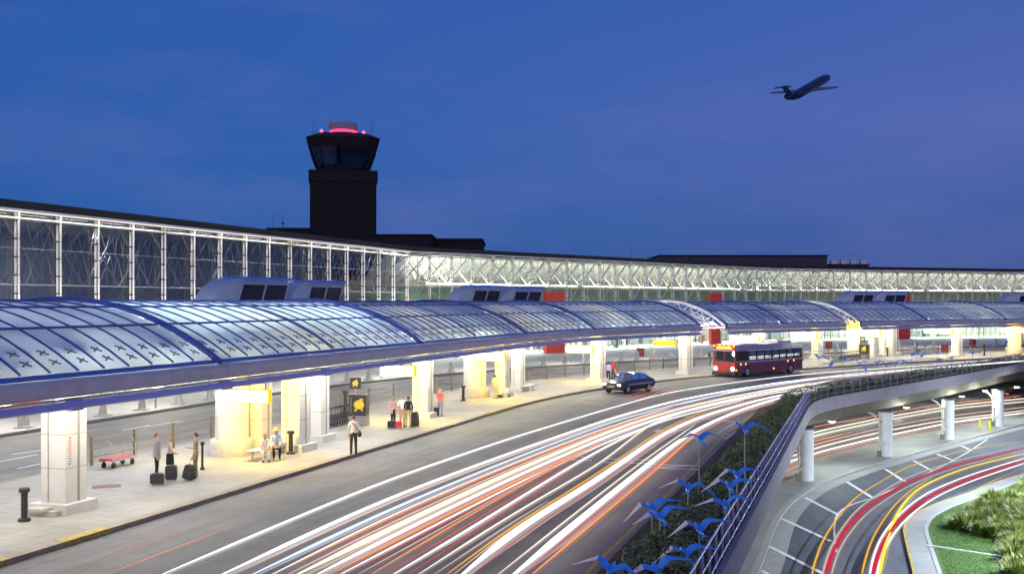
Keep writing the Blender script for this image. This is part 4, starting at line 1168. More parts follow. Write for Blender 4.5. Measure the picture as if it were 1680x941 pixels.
# ================================================================ luggage
lug = pbr('black_luggage', (.022, .020, .026), .55, var=.2, scale=12, bump=.2)
def suitcase(label, x, y, w, h, d, rz, tilt=0., mat=None, name='suitcase', handle=.35, loc=None):
    o = thing(name, label, name.replace('_', ' '), loc or onwalk(x, y), rz)
    rot = Matrix.Rotation(tilt, 4, 'Y')
    g = MB(); n = 12
    # rounded body
    pr = []
    for k in range(16):
        a = 2 * math.pi * k / 16; cx = math.copysign(abs(math.cos(a)) ** .35, math.cos(a)); cz = math.copysign(abs(math.sin(a)) ** .35, math.sin(a))
        pr.append((cx * w / 2, cz * h / 2 + h / 2 + .05))
    vs = [(x_, -d / 2, z_) for x_, z_ in pr] + [(x_ * .97, -d / 2 - .02, (z_ - h / 2) * .97 + h / 2) for x_, z_ in pr] + [(x_, d / 2, z_) for x_, z_ in pr] 
    g.add(vs, [(i, (i + 1) % 16, 32 + (i + 1) % 16, 32 + i) for i in range(16)] + [(i, 16 + i, 16 + (i + 1) % 16, (i + 1) % 16) for i in range(16)] + [tuple(range(31, 15, -1)), tuple(range(32, 48))], smooth=False)
    g.box((0, -d / 2 - .03, h * .45), (w * .7, .03, h * .35)); g.shift(rot); g.build('case_body', mat or lug, o)
    g = MB()
    for s in (-1, 1): g.tube([(s * w * .25, d / 4, h), (s * w * .25, d / 4, h + handle)], .010, 5)
    g.tube([(-w * .25, d / 4, h + handle), (w * .25, d / 4, h + handle)], .016, 6); g.shift(rot); g.build('handle', M['dsteel'], o)
    for s in (-1, 1):
        g = MB(); g.tube([(s * w * .38 - .015, d * .2, .045), (s * w * .38 + .015, d * .2, .045)], .045, 8); g.shift(rot); g.build('wheel', M['rubber'], o)
    return o
suitcase('wide black bag standing on the paving in front of the man in grey blazer', 258, 795, .50, .40, .22, R(8), handle=.05)
suitcase('upright black suitcase in front of the woman in black skirt', 281, 788, .42, .56, .24, R(5), handle=.04)
suitcase('tilted black suitcase beside the man in olive shirt', 307, 787, .40, .56, .24, R(-10), R(16), handle=.25)
suitcase('small black bag on the ground behind the man in olive shirt', 316, 783, .34, .24, .22, R(-10), handle=.03)
suitcase('black bag on the ground at the feet of the woman in pale pink', 643, 702, .50, .36, .25, R(5), handle=.05)
suitcase('red bag on the ground between the standing travellers', 654, 702, .36, .34, .22, R(5), mat=pbr('red_luggage', (.62, .03, .05), .5), handle=.04)
suitcase('tall black suitcase on wheels held by the man in black top', 681, 700, .46, .78, .3, R(-12), R(-6), handle=.32)
suitcase('dark case with tan bag leaning behind the woman in bright pink top', 716, 683, .30, .50, .22, R(10), handle=.3)
# shoulder bag hanging on the man in the white shirt
p = onwalk(580, 746); fz = facing(580, 746, 570, 700)
o = thing('shoulder_bag', 'black shoulder bag hanging at the hip of the man in white shirt', 'bag', p, fz)
g = MB(); g.ball((-.27, .02, .96), .18, 12, sc=(.55, 1.1, .85)); g.build('bag_body', lug, o)
g = MB(); g.tube([(-.27, .10, 1.08), (-.12, .16, 1.25), (.08, .12, 1.47), (.12, 0, 1.50), (.02, -.15, 1.36), (-.2, -.13, 1.12), (-.27, -.06, 1.06)], .014, 5); g.build('strap', lug, o)

# ================================================================ street furniture on the platform
def bollard_black(x, y, label, h=1.05, r=.10, z=.15):
    o = thing('bollard', label, 'bollard', at(x, y, z), 0, 'black bollards on the platform')
    g = MB(); g.lathe([(r * 2.0, 0), (r * 2.0, .03), (r * 1.75, .09), (r * 1.1, .12)], n=18); g.build('base', M['iron'], o)
    g = MB(); g.lathe([(r, .12), (r, h - .16)], n=18); g.build('post', M['iron'], o)
    g = MB(); g.lathe([(r * 1.1, h - .16), (r * 1.65, h - .13), (r * 1.7, h - .03), (r * 1.4, h), (r * .9, h + .01)], n=18); g.build('cap', M['iron'], o)
bollard_black(40, 854, 'nearest black bollard, left of the leftmost white column')
bollard_black(477, 744, 'black bollard right of the man in the straw hat')
bollard_black(332, 770, 'slim black bollard right behind the man in the olive shirt', 1.15, .05)
bollard_black(567, 690, 'black bollard rising behind the row of luggage carts', 1.75, .12)
bollard_black(760, 657, 'black bollard left of the second round column')
bollard_black(1456, 584, 'far black bollard in front of the paired white columns', 1.1, .09)
bollard_black(1504, 578, 'far dark bollard left of the violet display', 1.4, .1)
bollard_black(1615, 583, 'far dark bollard right of the last square column', 1.5, .1)
def cone_bollard(s, label):
    o = thing('concrete_bollard', label, 'bollard', K.at(s, 21.7, .15), 0, 'stepped concrete bollards on the far kerb')
    g = MB(); g.lathe([(.34, 0), (.34, .09), (.25, .12), (.22, .45), (.195, .46), (.18, .78), (.15, .80), (.14, .98), (.10, 1.05), (.06, 1.06)], n=14); g.build('bollard_body', M['conc'], o)
    g = MB(); g.box((0, 0, .03), (.85, .85, .06)); g.build('base_slab', M['conc'], o)
cbx = [(38, 'stepped concrete bollard at far left, left of the nearest white column'), (168, 'stepped concrete bollard right of the nearest white column'), (234, 'stepped concrete bollard above the luggage trolley'), (294, 'stepped concrete bollard above the group of three with suitcases'), (346, 'stepped concrete bollard left of the big yellow topped column'),
       (568, 'stepped concrete bollard above the luggage cart rack'), (605, 'stepped concrete bollard left of the second lit sign'), (740, 'stepped concrete bollard left of the second round column'), (892, 'stepped concrete bollard left of the red wall'), (926, 'stepped concrete bollard in front of the red wall'), (958, 'stepped concrete bollard right of the red wall'),
       (1019, 'stepped concrete bollard right of the column by the sedan'), (1046, 'stepped concrete bollard beside the dark red bin'), (1074, 'stepped concrete bollard below the yellow hanging sign'), (1100, 'stepped concrete bollard left of the column near the bus'), (1150, 'stepped concrete bollard left of the bus front'),
       (1373, 'far concrete bollard right of the bus tail'), (1475, 'far concrete bollard at the left foot of the bright red wall'), (1502, 'far concrete bollard right of the bright red wall'), (1531, 'far concrete bollard below the violet display'), (1634, 'far concrete bollard right of the last square column')]
for x, lb in cbx: cone_bollard(K.find(x, 21.7), lb)
def guard_rail(xs, label, d=9.0):
    ss = [K.find(x, d) for x in xs]; p0 = K.at(ss[0], d, .15)
    o = thing('guard_rail', label, 'railing', p0, 0, 'bronze guard rails at the back of the platform')
    for s in ss:
        g = MB(); p = K.at(s, d, .15); g.box(p + Vector((0, 0, .57)), (.10, .10, 1.14), K.ang(s)); g.box(p + Vector((0, 0, 1.16)), (.13, .13, .04), K.ang(s)); g.build('post', M['bronze'], o, True)
    for z in (.35, .70, 1.05):
        g = MB(); g.tube([K.at(s, d, .15 + z) for s in frange(ss[0], ss[-1], 1.5)], .028, 6); g.build('rail', M['bronze'], o, True)
guard_rail([153, 223, 287, 345, 398], 'bronze guard rail behind the luggage trolley and the group of three')
guard_rail([560, 605, 645], 'bronze guard rail behind the cart rack and kiosk')
guard_rail([716, 742, 768], 'bronze guard rail between the woman in pink and the second round column')
guard_rail([866, 898, 929, 958], 'bronze guard rail left of the column by the sedan')
guard_rail([1012, 1040, 1065, 1089, 1112], 'bronze guard rail behind the parked sedan')
guard_rail([1140, 1165, 1190, 1212], 'bronze guard rail behind the bus front')
guard_rail([1300, 1318, 1360, 1380], 'bronze guard rail behind the bus tail and far cart rack')
guard_rail([1480, 1500, 1518, 1540], 'bronze guard rail in front of the bright red wall')
guard_rail([1590, 1610, 1630, 1650], 'bronze guard rail right of the last square column')
# luggage trolley with red deck
p = onwalk(194, 764); ang = math.atan2((onwalk(222, 757) - onwalk(165, 770)).y, (onwalk(222, 757) - onwalk(165, 770)).x)
o = thing('luggage_trolley', 'luggage trolley with red deck and hooped steel ends against the railing', 'luggage trolley', p, ang)
Lw, Ww = 1.5, .62
g = MB(); g.box((0, 0, .36), (Lw, Ww, .08)); g.build('deck', pbr('red_deck', (.48, .03, .04), .6), o)
g = MB(); g.box((0, -Ww / 2 - .02, .33), (Lw + .06, .04, .10)); g.box((0, Ww / 2 + .02, .33), (Lw + .06, .04, .10)); g.build('deck_frame', M['steel'], o)
for s in (-1, 1):
    g = MB(); x_ = s * (Lw / 2 - .04)
    pts = [(x_, -Ww / 2, .38), (x_, -Ww / 2, .85), (x_ + s * .02, -Ww / 2 + .1, 1.05), (x_ + s * .02, 0, 1.15), (x_ + s * .02, Ww / 2 - .1, 1.05), (x_, Ww / 2, .85), (x_, Ww / 2, .38)]
    g.tube(pts, .022, 6); g.build('end_hoop', M['steel'], o)
    for t in (-1, 1):
        g = MB(); g.tube([(s * .6 - 0, t * .24 - .03, .12), (s * .6, t * .24 + .03, .12)], .12, 12); g.box((s * .6, t * .24, .24), (.06, .08, .12), mi=1); g.build('wheel', [M['rubber'], M['dsteel']], o)
# benches
def bench(x0, y0, x1, y1, label):
    a, b = onwalk(x0, y0), onwalk(x1, y1); m_ = (a + b) / 2; L = (b - a).length; ang = math.atan2((b - a).y, (b - a).x)
    o = thing('bench', label, 'bench', m_, ang)
    for k in range(4):
        g = MB(); g.box((0, -.18 + k * .12, .45), (L, .10, .045)); g.build('seat_slat', M['white'], o)
    for s in (-1, 1):
        x_ = s * (L / 2 - .22); g = MB(); g.box((x_, 0, .40), (.05, .44, .04)); g.box((x_, .05, .2), (.07, .07, .38)); g.box((x_, .02, .015), (.06, .46, .03)); g.build('leg', M['pole'], o)
bench(412, 757, 462, 741, 'white slatted bench under the two seated people beside the round column')
bench(858, 643, 876, 639, 'small pale bench at the foot of the paired columns down the platform')
# kiosks and cart racks
def kiosk(x, y, label, lsign, with_sign=True):
    p = onwalk(x, y); s, d = K.near(p); ang = K.ang(s) - R(90) + R(12)
    o = thing('cart_kiosk', label, 'kiosk', p, ang, 'luggage cart kiosks')
    g = MB(); g.box((0, 0, .28), (1.0, .8, .56)); g.build('plinth', pbr('kiosk_grey', (.22, .22, .21), .5), o)
    g = MB(); g.box((0, 0, 1.12), (.98, .78, 1.12)); g.box((0, 0, 1.70), (1.04, .84, .06)); g.build('cabinet', M['black'], o)
    def emblem(cx, cz, yy, r, par):
        e = MB(); n = 14
        pts = [(cx + r * math.cos(2 * math.pi * k / n) * 1.0, yy, cz + r * .85 * math.sin(2 * math.pi * k / n)) for k in range(n)]
        e.add(pts, [tuple(range(n))]); e.box((cx + r * .45, yy + .003, cz + r * .95), (r * .7, .004, r * .35)); e.box((cx - r * .65, yy + .003, cz - r * 1.0), (r * .45, .004, r * .4)); e.box((cx + r * .55, yy + .003, cz - r * .95), (r * .35, .004, r * .35))
        return e.build('yellow_emblem', M['yellow'], par)
    emblem(.10, 1.18, -.395, .30, o)
    g = MB(); g.box((-.36, -.40, 1.15), (.12, .02, .9)); g.build('coin_slot', M['dsteel'], o)
    g = MB(); g.tube([(-.2, 0, 1.72), (-.2, 0, 2.05)], .03, 6); g.build('sign_post', M['pole'], o)
    g = MB(); g.box((-.2, 0, 2.35), (.62, .08, .62)); sg = g.build('sign_board', M['black'], o)
    e = emblem(-.2, 2.35, -.045, .17, sg)
kiosk(589, 697, 'black kiosk with yellow emblems at the end of the near luggage cart rack', '')
kiosk(1418, 588, 'far black kiosk with yellow emblem among the white columns', '')
def cart_rack(x0, y0, x1, y1, n, label):
    a, b = onwalk(x0, y0), onwalk(x1, y1); L = (b - a).length; ang = math.atan2((b - a).y, (b - a).x)
    o = thing('cart_rack', label + ', its floor rail', 'rack', a, ang)
    g = MB(); g.box((L / 2, -.25, .03), (L, .08, .06)); g.box((L / 2, .25, .03), (L, .08, .06)); g.build('floor_rail', M['dsteel'], o)
    g = MB(); g.box((L / 2, 0, .012), (L, .6, .02)); g.build('rack_base', M['conc'], o)
    proto = None
    for k in range(n):
        u = (k + .5) / n; p = a.lerp(b, u) + Vector((0, 0, .06))
        lb = 'grey luggage cart nested in the ' + label
        if proto is None:
            proto = thing('luggage_cart', lb, 'luggage cart', p, ang, 'luggage carts nested in the ' + label)
            g = MB(); g.tube([(.1, -.27, .2), (.1, -.27, .95), (.1, .27, .95), (.1, .27, .2)], .022, 6); g.tube([(.1, -.27, .6), (.1, .27, .6)], .016, 6); g.build('back_frame', M['dsteel'], proto)
            g = MB(); g.tube([(.1, -.22, .2), (-.55, -.17, .16), (-.55, .17, .16), (.1, .22, .2)], .02, 6); g.tube([(-.2, -.2, .17), (-.2, .2, .17)], .015, 6); g.box((.08, 0, .42), (.02, .5, .22)); g.build('tray', M['dsteel'], proto)
            g = MB(); g.box((.1, 0, .97), (.05, .5, .045)); g.build('handle', M['black'], proto)
            for q in (-.24, .24): g = MB(); g.tube([(.05, q - .02, .09), (.05, q + .02, .09)], .08, 8); g.build('wheel', M['rubber'], proto)
        else: dup(proto, p, ang, lb)
cart_rack(534, 702, 575, 692, 9, 'rack left of the near kiosk')
cart_rack(1366, 594, 1410, 589, 14, 'rack left of the far kiosk')
# loaded trolley near the second round column
p = onwalk(826, 651); o = thing('luggage_trolley', 'small steel trolley carrying pale bags beside the person in pale yellow', 'luggage trolley', p, R(30))
g = MB(); g.box((0, 0, .22), (.9, .55, .05)); g.build('deck', M['steel'], o)
g = MB(); g.tube([(.45, -.25, .22), (.48, -.25, 1.0), (.48, .25, 1.0), (.45, .25, .22)], .02, 6); g.build('handle', M['steel'], o)
for s in (-.35, .35):
    g = MB(); g.tube([(s, -.3, .09), (s, .3, .09)], .08, 10); g.build('wheel', M['rubber'], o)
suitcase('pale bag lying on the small steel trolley by the second round column', 0, 0, .6, .42, .4, R(30), mat=M['cream'], handle=.03, loc=p + Vector((0, 0, .22)))
# bins
for x, y, lb in ((1051, 585, 'dark red bin standing by the terminal left of the yellow hanging sign'), (1360, 572, 'dark red bin right of the bus tail'), (1550, 578, 'dark red bin left of the last square column'), (1596, 568, 'dark red bin right of the last square column')):
    o = thing('litter_bin', lb, 'bin', at(x, y, .15), R(20), 'dark red bins')
    rb = pbr('dark_red_bin', (.17, .02, .02), .5)
    g = MB(); g.prism([(-.35, -.3), (.35, -.3), (.35, .3), (-.35, .3)], .05, .95); g.build('bin_body', rb, o)
    g = MB(); g.prism([(-.38, -.33), (.38, -.33), (.38, .33), (-.38, .33)], .95, 1.12); g.box((0, -.335, 1.03), (.4, .02, .1), mi=1); g.build('bin_lid', [rb, M['black']], o)
# cover plate in the paving
p = onwalk(175, 797); g = MB(); g.box((0, 0, .006), (1.0, .62, .012)); 
for k in range(6): g.box((-.4 + k * .16, 0, .014), (.05, .5, .006))
o = tag(g.build('cover_plate', pbr('rusty_plate', (.22, .11, .06), .7, var=.3)), 'rust brown cover plate set in the pale paving', 'cover plate'); o.location = p; o.rotation_euler = (0, 0, R(19))
# ================================================================ deck edge: railing, hedge, birds
def edge_rail(t0, t1, step, label, mat):
    ts = frange(t0, t1, step); p0 = E.at(t0, .06, 0)
    o = thing('edge_railing', label, 'railing', p0, 0, 'railings along the deck edge')
    for t in ts:
        g = MB(); p = E.at(t, .06, .05); g.box(p + Vector((0, 0, .52)), (.06, .06, 1.04), E.ang(t)); g.build('post', mat, o, True)
    for z, r in ((.22, .022), (.62, .022), (1.08, .032)):
        g = MB(); g.tube([E.at(t, .0, .05 + z) for t in frange(t0, t1, 1.)], r, 6); g.build('rail', mat, o, True)
    return o
railm = pbr('railing_blue_grey', (.34, .35, .60), .4, metal=.2, var=.1)
railg = pbr('railing_grey', (.24, .24, .30), .45, metal=.2, var=.1)
tc_, _ = E.near((20.3, 71.0))
edge_rail(8, tc_, 1.25, 'blue grey railing running beside the hedge and bird sculptures', railm)
edge_rail(tc_ + 1.2, tc_ + 110, 1.6, 'grey railing along the curved bridge parapet over the lower road', railg)
leafm = pbr('hedge_leaf', (.17, .22, .085), .6, var=.6, scale=1.1)
leafb = pbr('hedge_leaf_bronze', (.22, .17, .07), .65, var=.4, scale=2)
def hedge(t0, t1, d0, d1, h, n, label, size=.085, taper=False):
    rg = random.Random(int(t0 * 10) + 5); g = MB()
    for k in range(n):
        t = rg.uniform(t0, t1); u = rg.random(); d = d0 + (d1 - d0) * u
        bump = .75 + .35 * math.sin(t * 1.9 + d * 2.3) * math.sin(t * .73 + 1) + .16 * math.sin(t * 5.1 + d * 4)
        prof_ = min(1, (4 * u * (1 - u)) ** .45 + .12)
        z = h * prof_ * bump * (1 - rg.random() ** 2.2 * .55) + .03
        if rg.random() < .03: z += .18 * rg.random()
        if taper: p = E.at(t, d0 + (d - d0) * (1 - .48 * (t - t0) / (t1 - t0)), z)
        else: p = E.at(t, d, z)
        s = size * rg.uniform(.6, 1.5)
        a = rg.uniform(0, 6.28); tl = rg.uniform(-.9, .9); rot = Matrix.Rotation(a, 3, 'Z') @ Matrix.Rotation(tl, 3, 'X') @ Matrix.Rotation(rg.uniform(-.7, .7), 3, 'Y')
        vs = [p + rot @ Vector(q) for q in ((-s * .45, 0, 0), (0, -s, 0), (s * .45, 0, .01), (0, s, 0))]
        g.add(vs, [(0, 1, 2, 3)], 1 if rg.random() < .16 else 0)
    # twiggy core that fills the inside
    us = frange(0, 1, .1)
    g.grid([[E.at(t, d0 + (d1 - d0) * u * ((1 - .48 * (t - t0) / (t1 - t0)) if taper else 1), .02 + h * .62 * (4 * u * (1 - u)) ** .5 * (.8 + .3 * math.sin(t * 1.9 + u * 5) * math.sin(t * .73 + 1))) for u in us] for t in frange(t0, t1, .5)], mi=2)
    o = g.build('hedge', [leafm, leafb, M['soil']]); center_origin(o); return tag(o, label, 'hedge', 'hedges along the deck edge')
hedge(10, tc_ - .5, .28, 2.75, 1.0, 34000, 'dark green hedge under the blue bird sculptures beside the road', taper=True)
hedge(tc_ + .5, tc_ + 100, .25, 1.15, .85, 9000, 'low dark hedge strip behind the bridge parapet railing', .12)
struct('planting_bed', ribbon(E, .2, 2.95, 0, .03, frange(8, tc_, 2.)), M['soil'])

# bird sculptures
def bird_mesh(seed):
    """gull with bent wings; faces -Y, wings along X; span about 1.8"""
    rg = random.Random(seed)
    body = MB()
    body.tube([(0, -.30, .02), (0, -.24, .03), (0, -.12, .0), (0, .05, -.01), (0, .20, .02), (0, .32, .03)], [.012, .045, .075, .075, .045, .02], 8)
    body.add([(-.03, .28, .03), (.03, .28, .03), (.15, .46, .0), (-.15, .46, .0), (0, .40, .05)], [(0, 4, 3), (0, 1, 4), (1, 2, 4)]); body.tube([(0, -.30, .02), (0, -.37, 0)], [.018, .004], 5, mi=1)
    wings = []
    for s in (1, -1):
        up = rg.uniform(.14, .30); tip = rg.uniform(-.22, .16); sweep = rg.uniform(.0, .16)
        sec = [(.05, 0, .04, .26, .025), (.20, -.02, .04 + up * .8, .27, .022), (.34, -.02, .04 + up * 1.15, .20, .020), (.62, sweep * .5, .04 + up * .75 + tip * .45, .11, .013), (.95, sweep, .02 + up * .2 + tip, .025, .006)]
        top = [[Vector((s * x, y - c / 2, z)), Vector((s * x, y, z + th * 1.4)), Vector((s * x, y + c / 2, z))] for x, y, z, c, th in sec]
        bot = [[Vector((s * x, y + c / 2, z - .002)), Vector((s * x, y, z - th)), Vector((s * x, y - c / 2, z - .002))] for x, y, z, c, th in sec]
        w_ = MB()
        if s > 0: w_.grid(top[:3], mi=0); w_.grid(top[2:], mi=1)  # outer top of one wing painted cream, standing in for its lit underside
        else: w_.grid(top, mi=0)
        w_.grid(bot, mi=1); wings.append(w_)
    return body, wings
protos = []
for sd in range(4):
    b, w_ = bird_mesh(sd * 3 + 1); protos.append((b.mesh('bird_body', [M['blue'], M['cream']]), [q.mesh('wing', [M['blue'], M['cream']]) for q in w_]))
poles = {}
def bird(x, y, xb, yb, label, rz, sc=1., kind=0, base=None, bank=0.):
    p = base or at(xb, yb, 0.); z = CH - (y - HZ) * p.y / F; p = Vector((p.x, p.y, .03))
    o = thing('bird_sculpture', label, 'sculpture', p, 0, 'blue bird sculptures on poles')
    g = MB(); g.tube([(0, 0, 0), (0, 0, z - .03)], .020, 6); g.build('pole', M['pole'], o)
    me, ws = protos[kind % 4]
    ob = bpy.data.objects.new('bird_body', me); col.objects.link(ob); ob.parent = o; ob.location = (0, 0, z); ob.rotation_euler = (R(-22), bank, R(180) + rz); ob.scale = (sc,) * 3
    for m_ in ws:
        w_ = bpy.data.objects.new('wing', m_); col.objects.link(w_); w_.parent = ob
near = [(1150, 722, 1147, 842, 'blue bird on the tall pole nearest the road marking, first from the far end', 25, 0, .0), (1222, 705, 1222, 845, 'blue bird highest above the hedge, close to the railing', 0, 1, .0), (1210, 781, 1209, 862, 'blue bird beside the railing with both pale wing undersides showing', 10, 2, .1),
        (1129, 802, 1129, 872, 'blue bird with raised V shaped wings over the road edge', -15, 1, -.1), (1199, 800, 1197, 880, 'blue bird just below the one by the railing', 5, 3, .1), (1191, 829, 1190, 890, 'blue bird with left wing raised, in the middle of the flock', -10, 0, .15),
        (1070, 836, 1070, 920, 'blue bird over the road side of the hedge with a long right wing', 15, 2, .2), (1083, 850, 1083, 925, 'blue bird right behind the road side one, slightly lower', 20, 0, .2), (1146, 870, 1147, 940, 'large blue bird in the centre of the near flock', 10, 3, .15),
        (1123, 911, 1123, 962, 'large blue bird low in the picture above the near hedge', 10, 2, .1), (1000, 937, 1002, 1010, 'bird with one steep blue wing at the bottom edge', -20, 1, -.2), (1076, 937, 1078, 1000, 'broad blue bird cut by the bottom edge', 10, 0, .25)]
for x, y, xb, yb, lb, rz, kd, bk in near: bird(x, y, xb, yb, lb, R(rz), .95, kd, bank=bk)
far = [(1343, 587), (1362, 599), (1385, 589), (1410, 597), (1421, 606), (1438, 596), (1453, 598), (1468, 596), (1485, 594), (1496, 582), (1504, 578), (1511, 585), (1537, 580), (1541, 591), (1561, 588), (1595, 580), (1625, 567), (1650, 562)]
fl = ['first small blue bird at the bend of the bridge, right below the bus tail', 'second small bird at the bend, lower than the first', 'small blue bird below the left end of the far cart rack', 'small blue bird below the far cart rack', 'lowest small bird in front of the far cart rack', 'small blue bird below the far kiosk', 'small bird just right of the far kiosk, with blue back',
      'small bird below the slim square column', 'small bird below the bright red wall', 'high small bird left of the far dark bollard', 'highest small bird over the far dark bollard', 'small bird just right of the far dark bollard', 'small bird left of the last square column, upper one', 'small bird left of the last square column, lower one', 'small bird below the last square column', 'small bird right of the last square column', 'small bird left of the far round column, high up', 'small bird in front of the far round column, highest at the edge']
for k, ((x, y), lb) in enumerate(zip(far, fl)):
    t = E.find(x, .7 + .25 * (k % 2)); b = E.at(t, .7 + .25 * (k % 2), 0); bird(x, y, 0, 0, lb, R((k * 53) % 70 - 35), .95, k, base=b, bank=((k * 37) % 10 - 5) * .04)

# ================================================================ underpass
for k, (x, y, lb) in enumerate(((1322, 790, 'nearest round bridge column where the parapet bends'), (1453, 750, 'second round bridge column from the bend'), (1555, 722, 'third round bridge column from the bend'), (1637, 700, 'round bridge column behind the two yellow bollards'))):
    p = at(x, y, LZ); p.z = LZ + .14; h = -2.003 - p.z
    o = thing('bridge_column', lb, 'column', p, 0, 'round columns under the bridge')
    g = MB(); g.lathe([(.56, 0), (.56, h)], n=28); g.build('shaft', M['bcol'], o)
    g = MB(); g.lathe([(.60, h - .16), (.60, h)], n=28); g.build('bearing', M['dsteel'], o)
    g = MB(); x0 = -.66
    g.tube([(x0 - 1.0, -.3, h - .1), (x0 - .5, -.3, h - .35), (x0 + .02, -.3, h - .95), (x0 + .05, -.3, 2.1), (x0 + .1, -.34, 1.4), (x0, -.30, 1.0), (x0, -.30, .5)], .075, 8); g.build('drain_pipe', M['pipe'], o)
    g = MB(); g.tube([(x0 + .02, -.32, .75), (x0 + .42, -.5, 1.2)], .085, 8); g.build('drain_elbow', M['pipe'], o)
    g = MB(); g.box((x0, -.32, .25), (.3, .25, .5)); g.build('drain_box', M['bronze'], o)
    for z in (.9, 1.9, 2.9):
        g = MB(); g.box((x0 + .1, -.3, z), (.24, .2, .05)); g.build('pipe_clamp', M['dsteel'], o)
for k, (x, y, lb) in enumerate(((1365, 690, 'bright ceiling lamp under the bridge right of the nearest column'), (1482, 653, 'bright lamp under the bridge right of the second column, upper one'), (1487, 667, 'bright lamp under the bridge right of the second column, lower one'), (1578, 649, 'bright lamp under the bridge between third and fourth column'), (1614, 628, 'bright lamp high on the girder left of the fourth column'), (1616, 640, 'bright lamp just below the high girder lamp'), (1668, 634, 'bright lamp under the bridge at the right edge'))):
    p = at(x, y, -2.12)
    o = thing('underpass_lamp', lb, 'lamp', p, E.ang(E.near(p)[0]), 'lamps under the bridge')
    g = MB(); g.lathe([(.30, .0), (.32, .06), (.30, .117)], n=14); g.build('lamp_housing', M['dsteel'], o)
    g = MB(); g.ball((0, 0, -.02), .24, 12, sc=(1.3, 1, .45)); g.build('lamp_lens', M['lampc'], o)
    light('POINT', (p.x, p.y, p.z - .35), 720, (.86, 1., .90), .25)
for t in frange(tc_ - 14, tc_ + 100, 12):
    p = E.at(t, 12, -2.2)
    o = thing('underpass_lamp', 'bright lamp in the row deep under the bridge deck', 'lamp', p, 0, 'lamps deep under the bridge')
    g = MB(); g.lathe([(.30, .05), (.32, .12), (.30, .197)], n=14); g.build('lamp_housing', M['dsteel'], o)
    g = MB(); g.ball((0, 0, .02), .22, 10, sc=(1.3, 1, .45)); g.build('lamp_lens', M['lampc'], o)
    light('POINT', (p.x, p.y, p.z - .3), 800, (1., .93, .80), .25)
for x, y, lb in ((1608, 706, 'yellow bollard under the bridge, left one of two'), (1624, 708, 'yellow bollard under the bridge, right one beside the column')):
    p = at(x, y, LZ); o = thing('bollard', lb, 'bollard', p, 0, 'yellow bollards under the bridge')
    yb = pbr('bright_yellow_post', (.62, .56, .02), .5)
    g = MB(); g.lathe([(.13, .0), (.13, 1.0), (.09, 1.08), (.03, 1.11)], n=14); g.build('post', yb, o)
    g = MB(); g.lathe([(.2, 0), (.2, .03)], n=14); g.build('base', M['dsteel'], o)
# street lamps on the island that light the lower road, beyond the right edge of the picture
for (X, Y, pw) in ((36.5, 64.5, 2600), (52, 88, 2600), (29, 47, 2400)):
    o = thing('street_lamp', 'tall street lamp on the island by the lower road', 'street lamp', (X, Y, LZ), 0, 'street lamps on the island')
    g = MB(); g.tube([(0, 0, 0), (0, 0, 9.3)], [.11, .07], 10); g.build('post', M['pole'], o)
    g = MB(); g.box((-.5, 0, 9.35), (1.1, .4, .14)); g.build('lamp_head', M['dsteel'], o)
    g = MB(); g.box((-.55, 0, 9.26), (.8, .3, .02)); g.build('lamp_lens', M['lampc'], o)
    light('AREA', (X - .55, Y, LZ + 9.2), pw * 2.9, (.80, .92, 1.), .5)

# island planting
rg = random.Random(11)
def in_isle(p, inset):
    # right of the island curve by more than inset
    s, d = IC.near((p.x, p.y)); return d < -inset
g = MB()
k = 0
while k < 16000:
    p = at(rg.uniform(1505, 1720), rg.uniform(770, 960), LZ)
    if not in_isle(p, 1.5): continue
    k += 1; h = rg.uniform(.03, .09); a = rg.uniform(0, 6.28); w_ = .012
    d = Vector((math.cos(a), math.sin(a), 0)); b = Vector((p.x, p.y, LZ + .17)); l = Vector((rg.uniform(-.03, .03), rg.uniform(-.03, .03), h))
    g.add([b - d * w_, b + d * w_, b + l], [(0, 1, 2)])
o = struct('lawn_grass', g, pbr('grass_blade', (.060, .135, .010), .6, var=.35, scale=1.5), 'stuff')
tufts = []
while len(tufts) < 150:
    x, y = rg.uniform(1548, 1740), rg.uniform(800, 960)
    p = at(x, y, LZ)
    if not in_isle(p, 2.6): continue
    if y > 885 + (x - 1560) * .05 and x < 1652: continue
    if (x - 1560) < (850 - y) * .4 and y < 840 and x < 1575: continue
    tufts.append(p)
g = MB()
for p in tufts:
    R_ = rg.uniform(.5, .95)
    for _ in range(260):
        a = rg.uniform(0, 6.28); rr = rg.random() ** .6; h = R_ * rg.uniform(.9, 1.5); out = rr * R_ * .95
        b = Vector((p.x + math.cos(a) * rr * .25, p.y + math.sin(a) * rr * .25, LZ + .16)); t = b + Vector((math.cos(a) * out, math.sin(a) * out, h * (1 - .35 * rr)))
        m_ = b.lerp(t, .55) + Vector((0, 0, h * .16)); sd = Vector((-math.sin(a), math.cos(a), 0)) * rg.uniform(.012, .022)
        g.add([b - sd, b + sd, m_ + sd, m_ - sd, t], [(0, 1, 2, 3), (3, 2, 4)], 1 if rg.random() < .45 else 0)
gs = g.build('ornamental_grass', [pbr('grass_green', (.105, .165, .022), .6, var=.35, scale=1), pbr('grass_straw', (.25, .26, .065), .65, var=.3, scale=1)]); gs['kind'] = 'stuff'
g = MB(); 
c_ = at(1660, 855, LZ); g.lathe([(6.5, .0), (6.3, .03), (0.01, .05)], (c_.x + 4.2, c_.y + .5, LZ + .16), 30, sx=1., sy=.9); struct('planting_bed', g, M['soil'])

